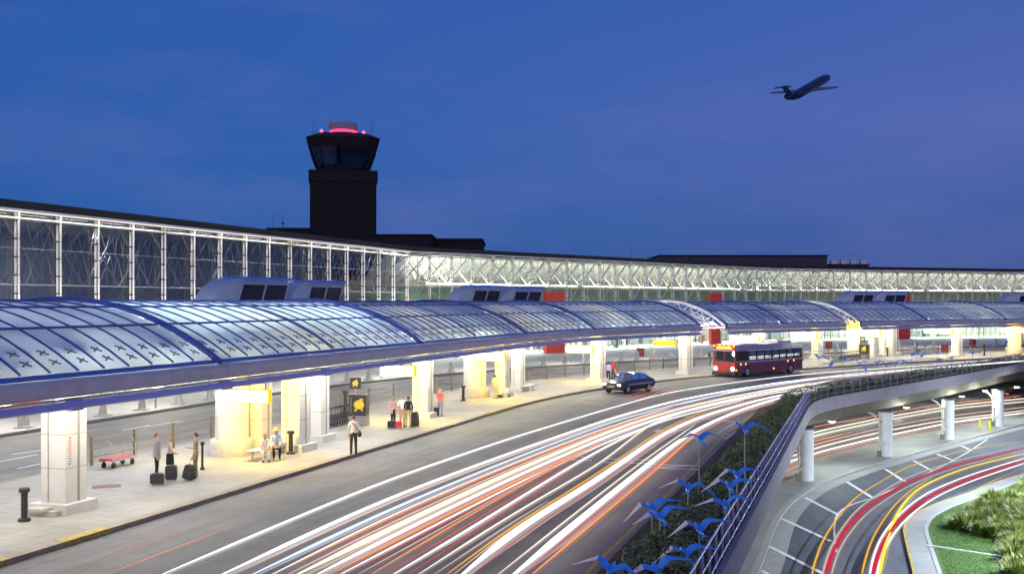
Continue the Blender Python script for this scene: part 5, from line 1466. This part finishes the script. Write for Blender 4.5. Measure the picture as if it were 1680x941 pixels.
# ================================================================ vehicles
def wheel(par, x, y, r, w, name='wheel'):
    g = MB(); g.tube([(x, y - w / 2, r), (x, y + w / 2, r)], r, 18); t = g.build(name, M['rubber'], par)
    g = MB(); s = 1 if y > 0 else -1
    g.tube([(x, y + s * (w / 2 - .02), r), (x, y + s * (w / 2 + .012), r)], r * .62, 14)
    g.tube([(x, y + s * (w / 2 + .012), r), (x, y + s * (w / 2 + .03), r)], r * .2, 8); g.build('rim', M['steel'], t)
# bus
a, b = at(1206, 619.5), at(1312, 610.5); hd_ = (a - b); hd_.z = 0; hd_.normalize(); rgt = Vector((hd_.y, -hd_.x, 0))
cen = (a + a - hd_ * 11.6) / 2 + rgt * 1.28
bus = thing('bus', 'red and purple city bus with lit amber display at the platform', 'bus', cen, math.atan2(hd_.y, hd_.x))
L2, W2b, HB = 5.8, 1.28, 3.05
def rsec(x, z0, z1, w, r=.22):
    return [Vector((x, -w, z0)), Vector((x, w, z0)), Vector((x, w, z1 - r)), Vector((x, w - r * .35, z1 - r * .25)), Vector((x, w - r * 1.3, z1)), Vector((x, -w + r * 1.3, z1)), Vector((x, -w + r * .35, z1 - r * .25)), Vector((x, -w, z1 - r))]
redp = pbr('bus_red_paint', (.42, .025, .025), .3, var=.05, coat=.5); purp = pbr('bus_purple_paint', (.16, .035, .09), .3, var=.06, coat=.5); lav = pbr('bus_lavender_paint', (.34, .32, .58), .35, var=.05, coat=.4)
g = MB(); g.grid([rsec(x, .32, 1.32, W2b) for x in (-L2, L2 - .5)], close=True, smooth=False)
g.v = g.v; 
g = MB()
g.box((-.25, 0, .85), (2 * L2 - .5, 2 * W2b, 1.0), mi=0)
g.build('lower_body', purp, bus)
g = MB(); g.box((-.25, 0, 1.43), (2 * L2 - .5, 2 * W2b + .03, .15)); g.build('side_stripe', lav, bus)
g = MB(); sec = [rsec(x, 2.46, HB - dz, W2b * w_) for x, w_, dz in ((-L2, .94, .10), (-L2 + .12, 1, .02), (L2 - .4, 1, 0), (L2 - .12, .95, .05))]
g.grid(sec, close=True, smooth=False); g.add(sec[0], [tuple(range(8))]); g.add(sec[-1], [tuple(range(7, -1, -1))]); g.build('roof', pbr('bus_roof', (.36, .36, .48), .4, var=.06), bus)
g = MB(); g.box((-3.2, 0, HB + .10), (2.4, 1.7, .22)); g.build('roof_unit', M['white'], bus)
g = MB(); g.box((-L2 + .06, 0, 1.98), (.10, 2 * W2b - .06, .94)); g.build('rear_panel', M['black'], bus)
g = MB(); g.box((L2 - 1.35, 0, 1.98), (1.5, 2 * W2b - .05, .94)); g.build('front_pillar', pbr('bus_dark_panel', (.04, .03, .03), .4), bus)
# side windows with lit saloon behind
inn = emit('bus_saloon_light', (.85, 1., .95), .75)
g = MB(); g.box((-.9, 0, 2.38), (8.8, .5, .04)); g.build('saloon_lamp', inn, bus)
g = MB(); g.box((-1.0, 0, 1.5), (9.2, 2.4, .03)); 
for k in range(9):
    for s in (-.75, .75): g.box((-4.6 + k * 1.0, s, 1.78), (.10, .8, .55), mi=0)
g.build('seat_row', pbr('bus_seat', (.16, .18, .24), .8), bus)
wx = [-5.55, -4.25, -2.95, -1.65, -.35, .95, 2.25, 3.55]
for s in (-1, 1):
    for k in range(7):
        g = MB(); x0, x1 = wx[k] + .09, wx[k + 1] - .09; y = s * (W2b - .01)
        g.quad((x0, y, 1.54), (x1, y, 1.54), (x1, y, 2.42), (x0, y, 2.42)); wn = g.build('side_window', glass('bus_glass', (.45, .5, .5), .06, .03, .8), bus)
        g = MB(); g.box((x0 - .09, y, 1.98), (.16, .05, .96)); g.box(((x0 + x1) / 2, y, 2.14), (x1 - x0, .03, .035)); g.build('window_frame', M['black'], bus)
# front face
g = MB(); g.box((L2 - .28, 0, .88), (.42, 2 * W2b - .06, 1.06)); g.build('front_panel', redp, bus)
g = MB(); g.box((L2 - .24, 0, .36), (.62, 2 * W2b, .28)); g.build('bumper', M['black'], bus)
g = MB(); g.add([(L2 - .08, -1.16, 1.42), (L2 - .08, 1.16, 1.42), (L2 - .22, 1.14, 2.50), (L2 - .22, -1.14, 2.50)], [(0, 1, 2, 3)]); g.build('windscreen', glass('windscreen', (.5, .56, .53), .10, .03, .75), bus)
g = MB(); g.box((L2 - .12, 0, 1.96), (.06, .07, 1.08)); g.box((L2 - .15, 1.19, 1.96), (.12, .1, 1.1)); g.box((L2 - .15, -1.19, 1.96), (.12, .1, 1.1)); g.build('windscreen_frame', redp, bus)
g = MB(); g.box((L2 - .24, 0, 2.78), (.30, 2 * W2b - .1, .46)); g.build('display_box', redp, bus)
g = MB(); g.box((L2 - .08, .0, 2.76), (.03, 1.75, .30)); dsp = g.build('destination_display', emit('amber_display', (1., .42, .02), 1.6), bus)
g = MB()
for k in range(9):
    y0 = -.70 + k * .175
    if k == 4: continue
    g.box((L2 - .06, y0 - .04, 2.76), (.012, .022, .2)); g.box((L2 - .06, y0, 2.85 - .09 * (k % 3)), (.012, .08, .03))
    if k % 2: g.box((L2 - .06, y0 + .04, 2.76), (.012, .022, .2))
g.build('display_glyphs', emit('amber_digits', (1., .85, .25), 2.5), dsp)
for y in (-.95, .95):
    g = MB(); g.ball((L2 - .06, y, .80), .17, 12, sc=(.5, 1.1, 1)); g.build('headlight', emit('bus_headlight', (1., .86, .55), 26.), bus)
    light('SPOT', Vector(cen) + hd_ * (L2 + .1) + Vector((-hd_.y, hd_.x, 0)) * y + Vector((0, 0, .8)), 500, (1., .75, .4), .1, (R(80), 0, math.atan2(hd_.y, hd_.x) - R(90)), name='headlight_beam')
amb = emit('amber_marker', (1., .32, .03), 8.)
for x, y, z in ((L2 - .2, 1.27, .70), (L2 - .9, 1.30, 1.22), (L2 - 1.7, 1.30, 1.22), (-3.1, 1.30, 1.24), (-4.2, 1.30, 1.28), (-.6, 1.30, .62), (L2 - .05, 1.1, 2.92), (L2 - .05, -1.1, 2.92), (L2 - .05, .5, 3.0), (L2 - .05, 0, 3.0), (L2 - .05, -.5, 3.0)):
    g = MB(); g.ball((x, y, z), .06, 8); g.build('marker_lamp', amb, bus)
for y in (-1.05, 1.05):
    g = MB(); g.ball((-L2 - .01, y, 2.7), .07, 8); g.build('tail_lamp', M['lampr'], bus)
for s in (-1, 1):
    wheel(bus, L2 - 2.0, s * 1.13, .48, .32); wheel(bus, -3.65, s * 1.13, .48, .32)
    g = MB(); g.tube([(L2 - .2, s * 1.25, 2.45), (L2 + .22, s * 1.48, 2.3)], .025, 6); g.box((L2 + .22, s * 1.5, 2.05), (.1, .22, .42)); g.build('side_mirror', M['black'], bus)
for k in range(3):   # faint lettering rows on the side, not readable in the photograph either
    pass

def sedan(label, cen, ang, paint, lights_on=True, sc=1., tail_red=False):
    o = thing('parked_car', label, 'car', cen, ang); o.scale = (sc,) * 3
    W = .89
    st = [(-2.35, .42, .80, .78, .74), (-2.28, .30, .92, .86, .86), (-1.9, .24, 1.00, .95, W), (-1.2, .22, 1.02, .96, W), (0, .22, .98, .95, W), (.9, .22, .97, .95, W), (1.35, .22, .92, .90, W), (1.9, .24, .82, .80, W * .98), (2.22, .28, .70, .68, .80), (2.36, .38, .60, .58, .66)]
    rows = []
    for x, zb, zt_, zs, w_ in st:
        pr = [(-w_ * .88, zb), (w_ * .88, zb), (w_, zb + .16), (w_ * 1.0, zs * .68), (w_ * .97, zs * .88), (w_ * .86, zt_ * .985), (w_ * .4, zt_ + .02), (-w_ * .4, zt_ + .02), (-w_ * .86, zt_ * .985), (-w_ * .97, zs * .88), (-w_, zs * .68), (-w_, zb + .16)]
        rows.append([Vector((x, y, z)) for y, z in pr])
    g = MB(); g.grid(rows, close=True); g.add(rows[0], [tuple(range(12))]); g.add(rows[-1], [tuple(range(11, -1, -1))]); g.build('body', paint, o)
    # glasshouse
    gs_ = [(-1.72, .98, .985, .72), (-1.05, .98, 1.34, .64), (-.55, .97, 1.42, .62), (.15, .96, 1.43, .62), (.50, .96, 1.36, .64), (1.18, .93, .935, .74)]
    rows = [[Vector((x, -W * .90, z0)), Vector((x, -w_, z1)), Vector((x, w_, z1)), Vector((x, W * .90, z0))] for x, z0, z1, w_ in gs_]
    g = MB(); g.grid(rows, smooth=False); g.build('window', glass('car_glass', (.3, .34, .32), .16, .03, .5), o)
    g = MB(); g.grid([[Vector((x, y, z1 + .012 + (.02 if abs(y) < .3 else 0))) for y in (-w_ - .01, -w_ * .5, 0, w_ * .5, w_ + .01)] for x, z0, z1, w_ in gs_[1:5]]); g.build('roof', paint, o)
    for s in (-1, 1):
        for a_, b_, w_ in (((gs_[0][0], s * W * .89, gs_[0][1]), (gs_[1][0], s * gs_[1][3], gs_[1][2]), .05), ((1.18, s * W * .84, .94), (.50, s * .645, 1.37), .05), ((-.28, s * W * .90, .97), (-.28, s * .63, 1.43), .08)):
            g = MB(); g.beam(a_, b_, w_, .05); g.build('pillar', paint, o)
        g = MB(); g.box((-.2, s * (W + .012), .64), (3.2, .02, .05)); g.build('side_trim', M['steel'], o)
    g = MB(); g.box((2.33, 0, .52), (.06, .62, .13)); g.box((2.39, 0, .36), (.05, 1.3, .14), mi=1); g.build('grille', [M['steel'], M['black']], o)
    for s in (-1, 1):
        g = MB(); g.ball((2.22, s * .60, .62), .15, 10, sc=(.6, 1.1, .7)); g.build('headlight', emit('car_headlight', (1., .88, .78), 18.) if lights_on else M['white'], o)
        g = MB(); g.ball((-2.31, s * .62, .76), .13, 10, sc=(.4, 1.2, .7)); g.build('tail_lamp', emit('car_tail', (1., .03, .03), 3.), o)
        g = MB(); g.ball((.95, s * (W + .08), 1.0), .09, 8, sc=(.6, 1.1, .7)); g.build('side_mirror', paint, o)
        wheel(o, 1.42, s * .80, .32, .21); wheel(o, -1.36, s * .80, .32, .21)
    return o
h_ = Vector((-.64, -.768, 0)); w0 = at(1031, 645.0); w1 = w0 - h_ * 2.7; rt = Vector((h_.y, -h_.x, 0))
cpos = (w0 + w1) / 2 + rt * .86; sd_ang = math.atan2(h_.y, h_.x)
sedan('dark blue grey sedan with headlights on, parked at the kerb before the bus', (cpos.x, cpos.y, 0), sd_ang, pbr('dark_blue_paint', (.040, .046, .062), .28, var=.05, coat=.8), True, 1.06)
light('SPOT', (cpos.x + h_.x * 2.6, cpos.y + h_.y * 2.6, .65), 250, (1., .88, .78), .1, (R(82), 0, sd_ang - R(90)), name='headlight_beam')
q = at(1668, 655, LZ); sedan('dark car with red tail lamp under the bridge at the right edge', (q.x, q.y, LZ + .02), R(24), pbr('black_paint', (.02, .02, .025), .3, coat=.6), True, 1.1)

# ================================================================ traffic light trails: glowing tubes stand in for the streaks of passing lamps
def soft_emit(name, c, s):
    m, nt, o = _nt(name)
    e = _n(nt, 'ShaderNodeEmission', Color=rgba(c), Strength=s); t = _n(nt, 'ShaderNodeBsdfTransparent'); x = _n(nt, 'ShaderNodeMixShader', Fac=.17)
    nt.links.new(t.outputs[0], x.inputs[1]); nt.links.new(e.outputs[0], x.inputs[2]); nt.links.new(x.outputs[0], o.inputs[0]); return m
TR = {k: (emit('trail_' + k, c, s * .62), soft_emit('trail_soft_' + k, c, s * .42)) for k, (c, s) in dict(white=((1., .96, .93), 2.6), warm=((1., .88, .74), 1.9), blue=((.74, .83, 1.), 1.9), pink=((1., .62, .52), 1.5), orange=((1., .36, .15), 1.7), red=((1., .10, .07), 1.8), crimson=((.95, .12, .14), 1.25), crimson_low=((.85, .03, .09), 1.3), amber=((1., .55, .06), 1.7), yellow=((1., .78, .10), 1.9), dim=((.95, .80, .76), 1.0), faint=((1., .34, .16), 1.0)).items()}
def trail(pts, kind, r, label, z=.7, zz=0., flat=.45, wsc=1., grp='headlight and tail light trails on the upper road'):
    P = [at(x, y, zz + z) for x, y in pts]; c = Curve([(p.x, p.y) for p in P], 26 if len(pts) > 3 else 2, .8)
    ts = frange(0, c.len, 1.2); n = len(ts)
    g = MB(); g.tube([c.at(t, 0, zz + z) for t in ts], [r * wsc * .72 * (.25 + .75 * min(1, i / 3, (n - 1 - i) / 3)) * (1 + .08 * math.sin(i * .12 + r * 70)) for i in range(n)], 8, flat=flat)
    # wider see-through glowing tube imitates the soft haze around the core
    g.tube([c.at(t, 0, zz + z - r * .55) for t in ts], [r * wsc * 1.9 * (.2 + .8 * min(1, i / 4, (n - 1 - i) / 4)) for i in range(n)], 8, mi=1, flat=.22)
    o = g.build('light_trail', list(TR[kind])); center_origin(o); return tag(o, label, 'light trail', grp)
UP = [
 ([(250, 948), (420, 875), (630, 788), (840, 717), (990, 672), (1090, 644), (1200, 627), (1330, 612), (1500, 600), (1680, 586)], 'white', .085, 'thin white trail nearest the kerb along the whole upper road'),
 ([(350, 948), (420, 915), (630, 818), (840, 741), (1000, 686), (1100, 658), (1210, 637), (1330, 621), (1500, 606), (1690, 590)], 'white', .13, 'second white trail from the kerb, a little broader'),
 ([(385, 941), (630, 826), (840, 746), (1000, 689), (1095, 661)], 'pink', .045, 'thin pink trail hugging the second white one'),
 ([(400, 948), (630, 838), (840, 752), (1000, 692), (1110, 662), (1210, 641), (1367, 617)], 'blue', .11, 'bluish white trail in the middle of the bundle'),
 ([(425, 941), (630, 844), (840, 757), (1000, 697)], 'dim', .05, 'dim grey pink trail under the bluish one'),
 ([(448, 941), (630, 852), (840, 762), (1000, 700), (1100, 669)], 'orange', .06, 'orange trail left of the broad cream band'),
 ([(465, 945), (630, 861), (840, 767), (1000, 702), (1100, 670), (1210, 646)], 'pink', .07, 'pink trail along the upper side of the broad cream band'),
 ([(480, 945), (630, 871), (840, 773), (1000, 706), (1100, 673), (1210, 648), (1330, 628)], 'warm', .19, 'broad cream band in the middle of the bundle'),
 ([(507, 948), (630, 884), (840, 783), (1000, 713), (1100, 679), (1210, 652), (1367, 623)], 'white', .14, 'white trail on the lower side of the broad cream band'),
 ([(520, 945), (630, 890), (840, 787.5), (985, 723)], 'crimson', .04, 'thin dark red trail below the cream band'),
 ([(533, 945), (630, 895), (840, 791), (985, 727)], 'orange', .08, 'thick orange trail below the cream band'),
 ([(550, 945), (640, 898), (840, 795.5), (1000, 722), (1100, 685), (1220, 656)], 'white', .065, 'thin white trail just below the thick orange one'),
 ([(602, 945), (700, 885), (840, 804), (990, 722)], 'orange', .06, 'long orange trail at the lower side of the reddish lane'),
 ([(560, 945), (640, 903), (840, 799), (980, 727)], 'crimson', .035, 'thin crimson trail inside the reddish lane'),
 ([(638, 945), (740, 886), (840, 823), (950, 756), (1000, 728), (1060, 700), (1110, 676), (1260, 645), (1360, 632)], 'white', .075, 'white trail right of the reddish lane that wavers slightly'),
 ([(662, 945), (840, 832), (940, 771)], 'crimson', .03, 'faint crimson trail between two white ones'),
 ([(680, 945), (840, 842), (930, 791), (990, 757), (1030, 722), (1073, 692)], 'warm', .07, 'cream trail that ends abruptly above the middle lane'),
 ([(706, 945), (840, 856), (900, 820)], 'dim', .06, 'dim grey trail left of the broad white pair'),
 ([(727, 945), (840, 861), (960, 789), (1090, 701), (1160, 671), (1250, 647)], 'amber', .05, 'amber trail on the upper side of the left broad white band'),
 ([(748, 950), (840, 869), (960, 800), (1090, 709), (1150, 682), (1260, 651), (1340, 638)], 'white', .19, 'broad white band, left one of the two in the right lanes'),
 ([(832, 950), (980, 828), (1080, 748), (1137, 706), (1200, 677), (1260, 657), (1320, 643)], 'white', .19, 'broad white band, right one, nearest the bird sculptures'),
 ([(812, 945), (970, 820), (1070, 744), (1140, 696)], 'warm', .05, 'cream trail on the upper side of the right broad white band'),
 ([(846, 950), (990, 832), (1085, 755), (1142, 709), (1205, 680), (1312, 650)], 'crimson', .05, 'dark red trail right of the right broad white band'),
 ([(862, 950), (1000, 834), (1085, 762), (1120, 730), (1146, 706)], 'orange', .08, 'thick orange trail nearest the yellow edge line'),
 ([(150, 950), (270, 904), (384, 861)], 'orange', .03, 'short orange trail near the kerb, longest of the near group'),
 ([(92, 948), (220, 902), (349, 853)], 'faint', .022, 'faint short orange trail second from the long one near the kerb'),
 ([(105, 936), (220, 893), (336, 849)], 'faint', .016, 'thin faint orange trail beside the yellow kerb end'),
 ([(170, 902), (245, 875), (320, 847)], 'faint', .012, 'thinnest faint orange trail closest to the kerb'),
 ([(1013, 657), (1050, 643), (1080, 630)], 'red', .03, 'short red trail at the rear wheel of the sedan'),
 ([(1018, 660), (1060, 645), (1096, 633)], 'orange', .03, 'short orange trail right of the sedan, first of four'),
 ([(1036, 659), (1075, 645), (1112, 633)], 'orange', .03, 'short orange trail right of the sedan, second of four'),
 ([(1052, 657), (1090, 644), (1122, 633)], 'orange', .03, 'short orange trail right of the sedan, third of four'),
 ([(1080, 654), (1110, 644), (1136, 635)], 'faint', .03, 'short faint orange trail right of the sedan, last of four'),
]
UP += [
 ([(372, 946), (630, 822), (840, 743.5), (1000, 687.5), (1100, 659.5)], 'dim', .03, 'hair thin grey trail beside the second white one'),
 ([(436, 946), (630, 848), (840, 759.5), (1000, 698.5), (1105, 666)], 'white', .04, 'thin white trail between the bluish and the orange ones'),
 ([(494, 946), (630, 878), (840, 778), (1000, 709.5), (1105, 676)], 'pink', .045, 'thin pink trail on the lower side of the broad cream band'),
 ([(577, 946), (660, 902), (840, 800.5), (985, 724.5), (1060, 694)], 'pink', .035, 'thin pink trail inside the reddish lane'),
 ([(622, 946), (720, 890), (840, 815), (960, 748)], 'red', .02, 'hair thin red trail left of the wavering white one'),
 ([(735, 948), (840, 864), (960, 794), (1088, 705), (1155, 677), (1255, 649)], 'pink', .04, 'thin pink trail along the left broad white band'),
 ([(764, 950), (850, 877), (965, 806), (1095, 713), (1155, 685), (1265, 653)], 'crimson', .035, 'thin crimson trail under the left broad white band'),
 ([(1110, 664), (1250, 630), (1400, 612), (1560, 600), (1690, 592)], 'white', .07, 'white trail beyond the bend passing below the small birds'),
 ([(1115, 670), (1260, 637), (1400, 617), (1480, 610)], 'pink', .06, 'pale pink trail beyond the bend next to the bridge parapet'),
]
for k, (pts, kd, r, lb) in enumerate(UP): trail(pts, kd, r, lb, z=.62 + .03 * (k * 5 % 9), wsc=.8)
LOW = [
 ([(1328, 960), (1334, 925), (1350, 880), (1400, 815), (1490, 763), (1590, 735), (1690, 722)], 'amber', .05, 'amber trail on the outer side of the lower curve'),
 ([(1345, 960), (1352, 925), (1362, 893), (1404, 833), (1480, 785), (1557, 757), (1690, 728)], 'dim', .07, 'pale grey trail left of the outer red one on the lower curve'),
 ([(1350, 960), (1357, 925), (1370, 890), (1412, 836), (1487, 789), (1562, 762), (1690, 732)], 'crimson', .12, 'outer red trail on the lower curve'),
 ([(1360, 960), (1366, 925), (1378, 893), (1420, 840), (1492, 794), (1566, 766), (1690, 736)], 'dim', .06, 'pale grey trail right of the outer red one on the lower curve'),
 ([(1410, 960), (1416, 925), (1430, 880), (1468, 825), (1500, 797), (1530, 782)], 'amber', .05, 'thin amber trail joining the yellow band of the lower curve'),
 ([(1424, 960), (1430, 915), (1444, 878), (1476, 840), (1520, 806), (1590, 778), (1690, 748)], 'white', .06, 'white trail left of the inner red one on the lower curve'),
 ([(1428, 960), (1436, 915), (1451, 880), (1482, 843), (1526, 810), (1594, 782), (1690, 752)], 'crimson', .13, 'inner red trail on the lower curve'),
 ([(1434, 960), (1443, 915), (1458, 882), (1488, 847), (1532, 814), (1598, 786), (1690, 756)], 'white', .06, 'white trail right of the inner red one on the lower curve'),
 ([(1440, 960), (1446, 915), (1462, 862), (1482, 822), (1512, 795), (1580, 767), (1690, 741)], 'yellow', .11, 'yellow trail crossing between the two red ones on the lower curve'),
]
for pts, kd, r, lb in LOW: trail(pts, 'crimson_low' if kd == 'crimson' else kd, r, lb, zz=LZ, grp='light trails on the lower curve')
UND = [
 ([(1250, 722), (1330, 700), (1400, 688), (1530, 664), (1700, 646)], 'orange', .10, 'upper orange trail under the bridge'),
 ([(1250, 735), (1335, 708), (1445, 685), (1560, 665), (1700, 651)], 'warm', .20, 'uppermost broad pale trail under the bridge'),
 ([(1250, 744), (1335, 714), (1445, 690), (1560, 670), (1700, 656)], 'warm', .20, 'second broad pale trail under the bridge'),
 ([(1250, 750), (1340, 722), (1398, 708)], 'orange', .12, 'short thick orange trail ending between the first two columns'),
 ([(1250, 757), (1340, 727), (1443, 702), (1545, 683), (1700, 665)], 'pink', .12, 'pink trail in the middle under the bridge'),
 ([(1250, 765), (1340, 733), (1443, 708), (1545, 689), (1700, 670)], 'warm', .16, 'third broad pale trail under the bridge'),
 ([(1250, 772), (1340, 741), (1443, 716), (1565, 691), (1700, 674)], 'white', .15, 'lowest broad white trail under the bridge'),
 ([(1250, 780), (1340, 747), (1443, 722), (1565, 696), (1640, 683)], 'faint', .12, 'salmon trail along the lower side of the underpass bundle'),
 ([(1250, 792), (1300, 771), (1335, 757)], 'faint', .10, 'short salmon trail left of the nearest bridge column'),
]
for k, (pts, kd, r, lb) in enumerate(UND): trail(pts, kd, r, lb, z=.6 + .04 * (k * 4 % 7), zz=LZ, wsc=.9, grp='light trails under the bridge')

# ================================================================ aeroplane taking off
PY = 420.; pc = px(1326, 145, PY)
pl = thing('airplane', 'dark blue twin jet airliner with red stripe climbing away into the dusk sky', 'airplane', pc, 0)
pl.rotation_mode = 'XYZ'; pl.rotation_euler = (R(4), R(-24), R(44)); pl.scale = (1.1,) * 3
nb = pbr('airliner_navy', (.012, .035, .10), .35, var=.06); rb_ = pbr('airliner_red', (.50, .03, .04), .4); gb = pbr('airliner_grey', (.16, .18, .24), .4)
g = MB(); rr = 1.72
xs = [(-17, .25, 1.1), (-15, .75, .75), (-12, 1.3, .35), (-8, 1.68, .05), (0, 1.72, 0), (9, 1.72, 0), (13, 1.6, -.05), (15.2, 1.2, -.2), (16.6, .6, -.4), (17.2, .1, -.5)]
g.tube([(x, 0, z) for x, r, z in xs], [r for x, r, z in xs], 18); g.build('fuselage', nb, pl)
for s in (1, -1):
    g = MB(); g.grid([[Vector((x, s * (r + .03) * math.cos(a), z + (r + .03) * math.sin(a))) for a in (R(-34), R(-22))] for x, r, z in xs[2:8]]); st_ = g.build('red_stripe', rb_, pl)
    g = MB(); g.grid([[Vector((x, s * (r + .035) * math.cos(a), z + (r + .035) * math.sin(a))) for a in (R(-21), R(-17))] for x, r, z in xs[2:8]]); g.build('white_stripe', M['cream'], pl)
    def plate(pts, th, name, mat):
        g = MB(); n = len(pts); a = [Vector(p) + Vector((0, 0, th / 2)) for p in pts]; b = [Vector(p) - Vector((0, 0, th / 2)) for p in pts]
        g.add(a + b, [tuple(range(n)), tuple(range(2 * n - 1, n - 1, -1))] + [(i, n + i, n + (i + 1) % n, (i + 1) % n) for i in range(n)]); return g.build(name, mat, pl)
    plate([(3.5, s * 1.2, -.9), (-1.6, s * 1.2, -.9), (-4.2, s * 13.4, .3), (-2.9, s * 13.4, .3)], .28, 'wing', gb)
    plate([(-15.2, 0, 5.2), (-17.6, 0, 5.2), (-18.2, s * 3.2, 5.25), (-16.9, s * 3.2, 5.25)], .2, 'tailplane', nb)
    g = MB(); g.tube([(-12.8, s * 2.5, .6), (-12.2, s * 2.5, .6), (-9.2, s * 2.5, .6), (-8.3, s * 2.5, .6)], [.4, .72, .8, .7], 12); g.box((-10.5, s * 1.9, .6), (2.2, 1.0, .3)); g.build('engine', nb, pl)
g = MB(); g.add([(-11.5, -.15, 1.4), (-15.2, -.15, 1.4), (-17.8, -.15, 5.4), (-15.4, -.15, 5.4), (-11.5, .15, 1.4), (-15.2, .15, 1.4), (-17.8, .15, 5.4), (-15.4, .15, 5.4)], [(0, 1, 2, 3), (7, 6, 5, 4), (0, 4, 5, 1), (1, 5, 6, 2), (2, 6, 7, 3), (3, 7, 4, 0)]); g.build('tail_fin', nb, pl)
